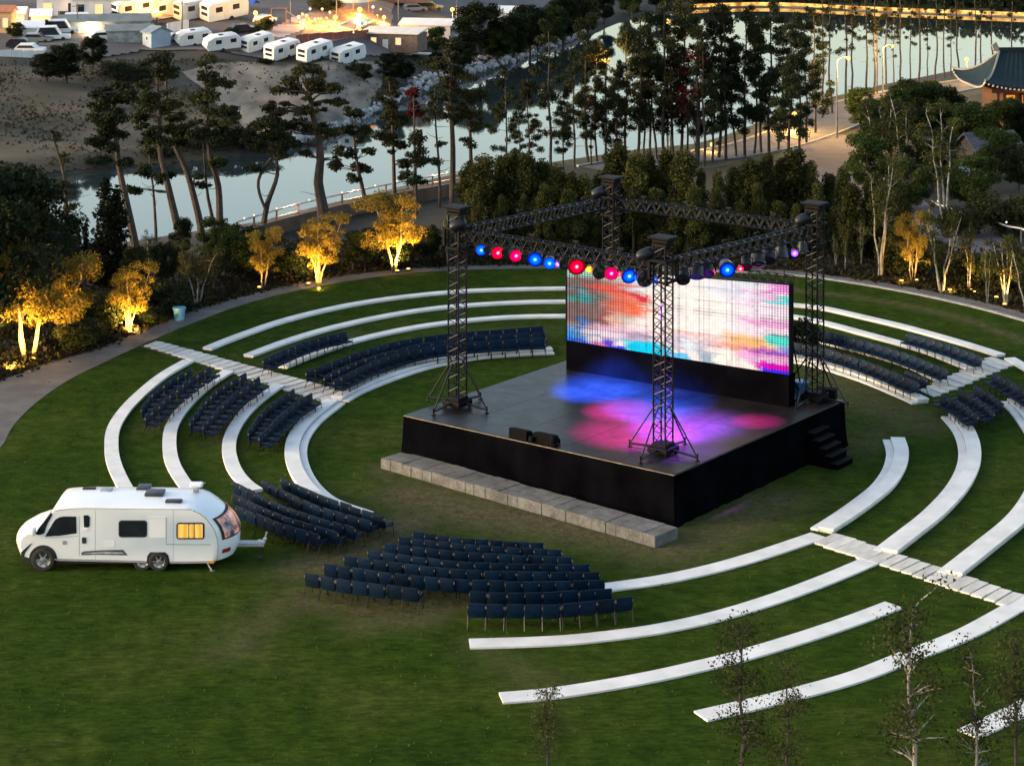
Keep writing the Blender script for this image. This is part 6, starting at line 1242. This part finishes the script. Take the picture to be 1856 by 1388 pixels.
# far trees
for b_, tp, kd, wd, lb in [((872, 104), 6, 'round', 1.25, 'biggest dark tree of the far bank, right of the cabin'), ((900, 112), 58, 'green', 1.4, 'low green tree under the biggest dark tree'), ((845, 106), 62, 'round', 1.2, 'dark tree left of the biggest far tree'), ((790, 100), 52, 'green', 1.1, 'green tree at the end of the brown cabin'), ((710, 152), 98, 'round', 1.4, 'dark round bush below the brown cabin'),
                          ((735, 150), 112, 'round', 1.1, 'small dark bush right of the dark round bush'), ((120, 152), 84, 'round', 1.5, 'dark tree clump in the left field, right half'), ((85, 150), 98, 'round', 1.4, 'dark tree clump in the left field, left half'), ((168, 128), 66, 'round', 1.0, 'dark tree behind the left field clump'), ((215, 140), 108, 'bush', 1.8, 'dark low scrub right of the left field clump'), ((250, 150), 118, 'bush', 2.0, 'dark low scrub on the shaded bank'),
                          ((930, 108), 30, 'round', 1.3, 'dark tree right of the biggest dark far tree'), ((960, 100), 12, 'round', 1.2, 'tall dark far tree behind the leftmost grove pines'), ((1020, 80), -5, 'round', 1.2, 'tall dark far tree at top centre'), ((1050, 70), -10, 'round', 1.1, 'tall dark far tree left of the yellow-green one'), ((840, 128), 78, 'round', 1.3, 'dark tree at the foot of the bank, left of the biggest tree'), ((905, 112), 40, 'round', 1.2, 'dark tree at the foot of the bank, right of the biggest tree'), ((790, 132), 96, 'round', 1.2, 'dark bush on the bank below the deck'), ((660, 150), 116, 'round', 1.3, 'dark bush below the rightmost caravan'), ((1065, 62), 2, 'green', 1.0, 'yellow-green tree at the top centre'), ((1005, 84), 16, 'green', 1.1, 'green tree left of the yellow-green one'), ((975, 96), 34, 'round', 1.1, 'dark tree on the far shore at top centre'), ((1035, 74), 20, 'round', 1.0, 'dark tree between the two green far trees'), ((940, 104), 60, 'green', 1.2, 'green tree right of the white cottage'), ((1095, 44), -10, 'round', 1.0, 'dark far tree right of the yellow-green one'),
                          ((1140, 28), -25, 'green', 1.1, 'far green tree behind the grove top'), ((1190, 18), -30, 'round', 1.2, 'far dark tree left of the quay lights'), ((30, 72), 44, 'green', 1.4, 'olive tree between the kiosk and the white vans'), ((80, 62), 38, 'green', 1.3, 'olive tree behind the warm lamp at left'), ((418, 64), 48, 'gbush', 1.5, 'yellowish shrub behind the second front caravan'), ((480, 60), 30, 'gbush', 1.2, 'shrub beside the orange lamp'), ((590, 22), -10, 'gbush', 1.6, 'bare brownish shrub behind the terrace'),
                          ((560, 132), 112, 'bush', 2.2, 'dark scrub below the caravan trio'), ((480, 118), 104, 'bush', 2.2, 'dark scrub below the third caravan'), ((640, 130), 114, 'bush', 2.0, 'dark scrub below the rightmost caravan'), ((380, 108), 98, 'gbush', 2.2, 'low scrub below the rounded caravan'), ((210, 40), 20, 'bush', 1.4, 'dark shrub at the end of the long marquee'),
                          ((420, 262), 232, 'bush', 2.2, 'dark scrub on the far waterline behind the layered pine'), ((360, 270), 240, 'bush', 2.4, 'dark scrub on the far waterline behind the curved pine'), ((480, 268), 238, 'bush', 2.2, 'dark scrub on the far waterline behind the twisted pine'), ((290, 285), 262, 'bush', 2.4, 'dark scrub on the far waterline behind the ragged pine'), ((180, 298), 280, 'bush', 2.4, 'dark scrub on the far waterline behind the big leaning pine')]:
    plant(kd, b_, tp, lb, None, wd, terrain=True)
# far quay with its band of light, wood behind
qa = np.array([G(*p)[:2] for p in [(1255, 14), (1400, 11.5), (1600, 20.5), (1870, 31)]]); qc = catmull(qa, 3)
t = thing('quay_wall', 'low quay wall carrying a long golden band of lights across the river', 'quay'); zq = h1(*qc[len(qc) // 2])
ribbon(qc, .5, zq - 2.5, zq + .12).obj('wall', M('quay_stone', (.14, .12, .10), .9, .2, .3), t)
m, nt, b = nodes('golden_band'); L = nt.links.new; nt.nodes.remove(b); tc = N(nt, 'ShaderNodeTexCoord'); no = N(nt, 'ShaderNodeTexNoise'); no.inputs['Scale'].default_value = .5; no.inputs['Detail'].default_value = 3; L(tc.outputs['Object'], no.inputs['Vector'])
r = N(nt, 'ShaderNodeValToRGB'); r.color_ramp.elements[0].position = .36; r.color_ramp.elements[0].color = (.25, .09, .01, 1); r.color_ramp.elements[1].position = .6; r.color_ramp.elements[1].color = (1, .55, .14, 1); L(no.outputs['Fac'], r.inputs['Fac']); em = N(nt, 'ShaderNodeEmission'); em.inputs[1].default_value = .40; L(r.outputs[0], em.inputs[0]); L(em.outputs[0], nt.nodes['Material Output'].inputs['Surface'])
ribbon(qc, .3, zq + .123, zq + .85).obj('light_strip', m, t)
n_ = 9000; kk = NR.integers(0, len(qc), n_); P3 = np.c_[qc[kk] + np.c_[NR.normal(0, 3, n_), NR.uniform(5, 60, n_)], np.zeros(n_)]; P3[:, 2] = zq + NR.random(n_) * (3 + 3.5 * np.abs(np.sin(P3[:, 0] * .35) * np.cos(P3[:, 1] * .21))); A = NR.normal(size=(n_, 3)); A /= np.linalg.norm(A, axis=1)[:, None]; B_ = np.cross(A, NR.normal(size=(n_, 3))); B_ /= np.linalg.norm(B_, axis=1)[:, None]
V_, F_ = quads(P3, A * .75, B_ * .55); struct('woods', npmesh('woods', V_, F_, darkl), 'stuff')
# ---- road lamps on the near side
streetlamp('tall road lamp with curved arm beside the lit road bend', 1517, 252, 106, .16, 1200 * T_, 'lamps along the river road', True, None, .9); streetlamp('tall pale-lit road lamp farther along the river road', 1600, 176, 84, .16, 1040 * T_, 'lamps along the river road', True, None, .9)
streetlamp('short lamp glowing at the road edge behind the grove', 1440, 238, 208, .22, 720 * T_, 'lamps along the river road', True); streetlamp('lamp post among the grove pines throwing gold light', 1098, 296, 96, .16, 560 * T_, 'lamps along the river road', True); streetlamp('far lamp on the river road near the pavilion', 1752, 152, 108, .2, 200 * T_, 'lamps along the river road', True); streetlamp('low lamp among the grove at the road start', 1210, 284, 40, .2, 240 * T_, 'lamps along the river road', True); streetlamp('low glowing bollard lamp on the road verge', 1290, 276, 262, .14, 176 * T_, 'lamps along the river road', True); streetlamp('warm lamp right of the road bend behind green trees', 1650, 180, 166, .25, 400 * T_, 'lamps along the river road', True)
# ---- boardwalk and its lit railing at the left
brown = M('boardwalk_timber', (.11, .065, .045), .85, .3, 1.5, .3, 9); BW = [(430, 436), (520, 408), (600, 388), (680, 370), (760, 354), (850, 338)]
flat('boardwalk', BW, [1.2, 1.2], .06, brown)
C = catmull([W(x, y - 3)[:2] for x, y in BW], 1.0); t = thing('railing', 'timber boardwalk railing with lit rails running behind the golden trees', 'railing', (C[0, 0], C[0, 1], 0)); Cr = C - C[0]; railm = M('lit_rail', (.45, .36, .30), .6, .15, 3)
for z_ in (.55, 1.0): MB().path([(x, y, z_) for x, y in Cr], .055, 5).obj('rail', railm, t)
for i in range(0, len(Cr), 2): MB().box((Cr[i, 0], Cr[i, 1], .5), (.11, .11, 1.05)).obj('post', brown, t)
mb = MB()
for i in range(1, len(Cr), 1):
    if rng.random() < .7: mb.lathe([(.02, -.05), (.06, 0), (.02, .05)], 6, T=Matrix.Translation((Cr[i, 0], Cr[i, 1], 1.1)))
mb.obj('string_lights', MEMIT('string_bulb', (1, .75, .45), .4), t)
C2 = catmull([W(x, y + 12)[:2] for x, y in BW], 1.2); o = ribbon(C2, .08, -.05, .85).obj('retaining_wall', brown); tag(o, 'low brown timber wall in front of the boardwalk', 'wall')
for q_ in ((520, 404), (640, 374), (790, 344)): p = W(*q_); point(p + Vector((0, .3, 1.3)), (1, .6, .3), 60, .15)
# ---- rope fence with pale bulbs on the right
RF = [(1572, 328), (1610, 352), (1650, 372), (1700, 393), (1750, 412), (1800, 426), (1870, 446)]; C = catmull([W(*p)[:2] for p in RF], 1.0); t = thing('rope_fence', 'rope fence hung with pale bulbs along the mauve road', 'fence', (C[0, 0], C[0, 1], 0)); Cr = C - C[0]
MB().path([(x, y, .85 - .1 * abs(math.sin(i * 1.57))) for i, (x, y) in enumerate(Cr)], .05, 5).obj('rope', M('white_rope', (.6, .6, .58), .8, .1, 6), t)
for i in range(0, len(Cr), 2): MB().tube((Cr[i, 0], Cr[i, 1], 0), (Cr[i, 0], Cr[i, 1], .95), .05).obj('post', cgr, t)
mb = MB()
for i in range(len(Cr)):
    if rng.random() < .6: mb.lathe([(.02, -.06), (.075, 0), (.02, .06)], 6, T=Matrix.Translation((Cr[i, 0], Cr[i, 1], .98)))
mb.obj('string_lights', MEMIT('pale_bulb', (1, .92, .8), .28), t)
# ---- pavilion at the right edge
pv = W(1890, 232); t = thing('pavilion', 'traditional pavilion with sweeping teal tiled roof and red walls at right', 'pavilion', pv, R(4)); tile = M('teal_tile', (.003, .013, .017), .6, .3, 1.2, .2, 6, spec=.25); redw = M('red_lacquer', (.06, .010, .007), .6, .2, 1); EH, RH, EW, ED = 3.75, 6.3, 6.2, 4.6
def roofpt(u, v):            # u along the long side -1..1, v 0 eave .. 1 ridge
    s_ = 1 - v; hz_ = EH + (RH - EH) * (v ** 1.7) + .65 * s_ ** 2 * abs(u) ** 4; return (u * (EW * s_ + (EW - 2.6) * v), hz_)
for s_ in (-1, 1):
    mb = MB(); vs = []; nu, nv = 44, 12
    for j in range(nv + 1):
        for i in range(nu + 1): x, z = roofpt(i / nu * 2 - 1, j / nv); vs.append((x, s_ * ED * (1 - j / nv), z + (.06 if i % 2 else 0)))
    mb.add(vs, [(j * (nu + 1) + i, j * (nu + 1) + i + 1, (j + 1) * (nu + 1) + i + 1, (j + 1) * (nu + 1) + i) for j in range(nv) for i in range(nu)]); put('roof', mb.mesh('roof', tile, False), t)
    mb = MB(); vs = []
    for j in range(nv + 1):
        v = j / nv; hx = EW * (1 - v) + (EW - 2.6) * v
        for i in range(21): w_ = i / 20 * 2 - 1; x, z = roofpt(1, v); z -= .65 * (1 - v) ** 2 * (1 - abs(w_) ** 4); vs.append((s_ * hx, w_ * ED * (1 - v), z + (.05 if i % 2 else 0)))
    mb.add(vs, [(j * 21 + i, j * 21 + i + 1, (j + 1) * 21 + i + 1, (j + 1) * 21 + i) for j in range(nv) for i in range(20)]); put('roof', mb.mesh('roof', tile, False), t)
pal = M('ridge_plaster', (.16, .17, .17), .7, .15, 2); mb = MB(); mb.box((0, 0, RH + .12), (2 * (EW - 2.5), .3, .34)); mb.obj('ridge', tile, t)
for a in (-1, 1): MB().prism([(0, 0), (.4, 0), (.55, .5), (.2, .75), (0, .3)], (a * (EW - 2.5), -.15, RH), (a, 0, 0), (0, 0, 1), (0, .3, 0)).obj('ridge_end', pal, t)
for a in (-1, 1):
    for b_ in (-1, 1): MB().path([(a * (EW * (1 - v) + (EW - 2.6) * v), b_ * ED * (1 - v), roofpt(1, v)[1] + .08) for v in [i / 10 for i in range(11)]], .1, 5).obj('hip_ridge', pal, t)
mb = MB()
for i in range(37): u = i / 36 * 2 - 1; x, z = roofpt(u, 0); mb.rbox((x, -ED + .03, z - .12), (.15, .12, .15), .03)
for i in range(25): w_ = i / 24 * 2 - 1; mb.rbox((-EW + .03, w_ * ED, EH - .12 + .65 * abs(w_) ** 4), (.12, .15, .15), .03)
mb.obj('eave_trim', M('white_tile_end', (.5, .5, .48), .6, .1, 4), t)
MB().box((0, 0, EH - .25), (2 * EW - 1.6, 2 * ED - 1.6, .3)).obj('eave_frame', redw, t); MB().box((0, 0, 1.75), (2 * EW - 4, 2 * ED - 3.4, 3.4)).obj('wall', redw, t)
for i in range(7): MB().box((-EW + 2.6 + i * 1.3, -ED + 1.66, 2.75), (.7, .06, .62)).obj('window', MEMIT('lantern_window', (1, .36, .04), .2), t)
for x in (-EW + 1.4, -EW + 3.6, -.6, 1.6, 3.8):
    MB().tube((x, -ED + 1.2, .3), (x, -ED + 1.2, EH - .4), .16, n=10).obj('column', redw, t)
MB().box((0, 0, .1), (2 * EW - 1, 2 * ED - 1, .4)).obj('terrace', pal, t)
p = pv + Vector((-2, -ED - .4, 3.0)); point(p, (1, .45, .1), 12, .2)
t2 = house('gatehouse', 'small dark-roofed gatehouse with pale ridge below the pavilion', 1792, 305, 3.6, 2.6, 1.7, R(20), M('dark_wall', (.05, .045, .045), .8, .3, 2), M('charcoal_tile', (.05, .055, .065), .6, .3, 2, .3, 6), 'gable', 1.0)
bp_ = W(1755, 322); t = thing('park_bench', 'pale blue bench half hidden under the trees at right', 'bench', bp_, R(15)); pb = M('pale_blue_paint', (.35, .48, .56), .6, .1, 3)
MB().box((0, 0, .45), (2.0, .45, .07)).obj('seat', pb, t); MB().box((0, .25, .75), (2.0, .06, .4)).obj('backrest', pb, t)
for x in (-.8, .8): MB().box((x, 0, .21), (.08, .4, .41)).obj('leg', pb, t)
# ================================================================== CAMERA, SKY, SUN
cam = bpy.data.cameras.new('camera'); co = bpy.data.objects.new('camera', cam); COL.objects.link(co); SC.camera = co
co.location = (0, 0, CAMZ); co.rotation_euler = (R(90), 0, 0)
cam.sensor_fit = 'HORIZONTAL'; cam.sensor_width = 36; cam.lens = 36 * F / 1856; cam.shift_y = -(694 - HOR) / 1856; cam.clip_end = 8000; cam.clip_start = .5
w = bpy.data.worlds.new('World'); SC.world = w; w.use_nodes = True; nt = w.node_tree
bg = nt.nodes['Background']; sk = nt.nodes.new('ShaderNodeTexSky'); sk.sky_type = 'NISHITA'; sk.sun_disc = False
SUN_EL, SUN_ROT = R(12), R(262)
sk.sun_elevation = SUN_EL; sk.sun_rotation = SUN_ROT; sk.dust_density = 3.0; sk.air_density = 1.0; sk.ozone_density = .5
nt.links.new(sk.outputs[0], bg.inputs[0]); bg.inputs[1].default_value = .1
sl = bpy.data.lights.new('sun', 'SUN'); sl.energy = .42; sl.angle = R(14); sl.color = (1, .86, .70); so = bpy.data.objects.new('sun', sl); COL.objects.link(so)
d = Vector((math.sin(SUN_ROT) * math.cos(SUN_EL), math.cos(SUN_ROT) * math.cos(SUN_EL), math.sin(SUN_EL)))
so.rotation_euler = d.to_track_quat('Z', 'Y').to_euler()
vs_ = SC.view_settings; vs_.view_transform = 'Standard'; vs_.look = 'None'; vs_.exposure = 2.32; vs_.gamma = 1
SC.display_settings.display_device = 'sRGB'
SC.cycles.max_bounces = 6; SC.cycles.diffuse_bounces = 2; SC.cycles.glossy_bounces = 3; SC.cycles.transparent_max_bounces = 6
SC.cycles.use_denoising = True; SC.cycles.sample_clamp_indirect = 6
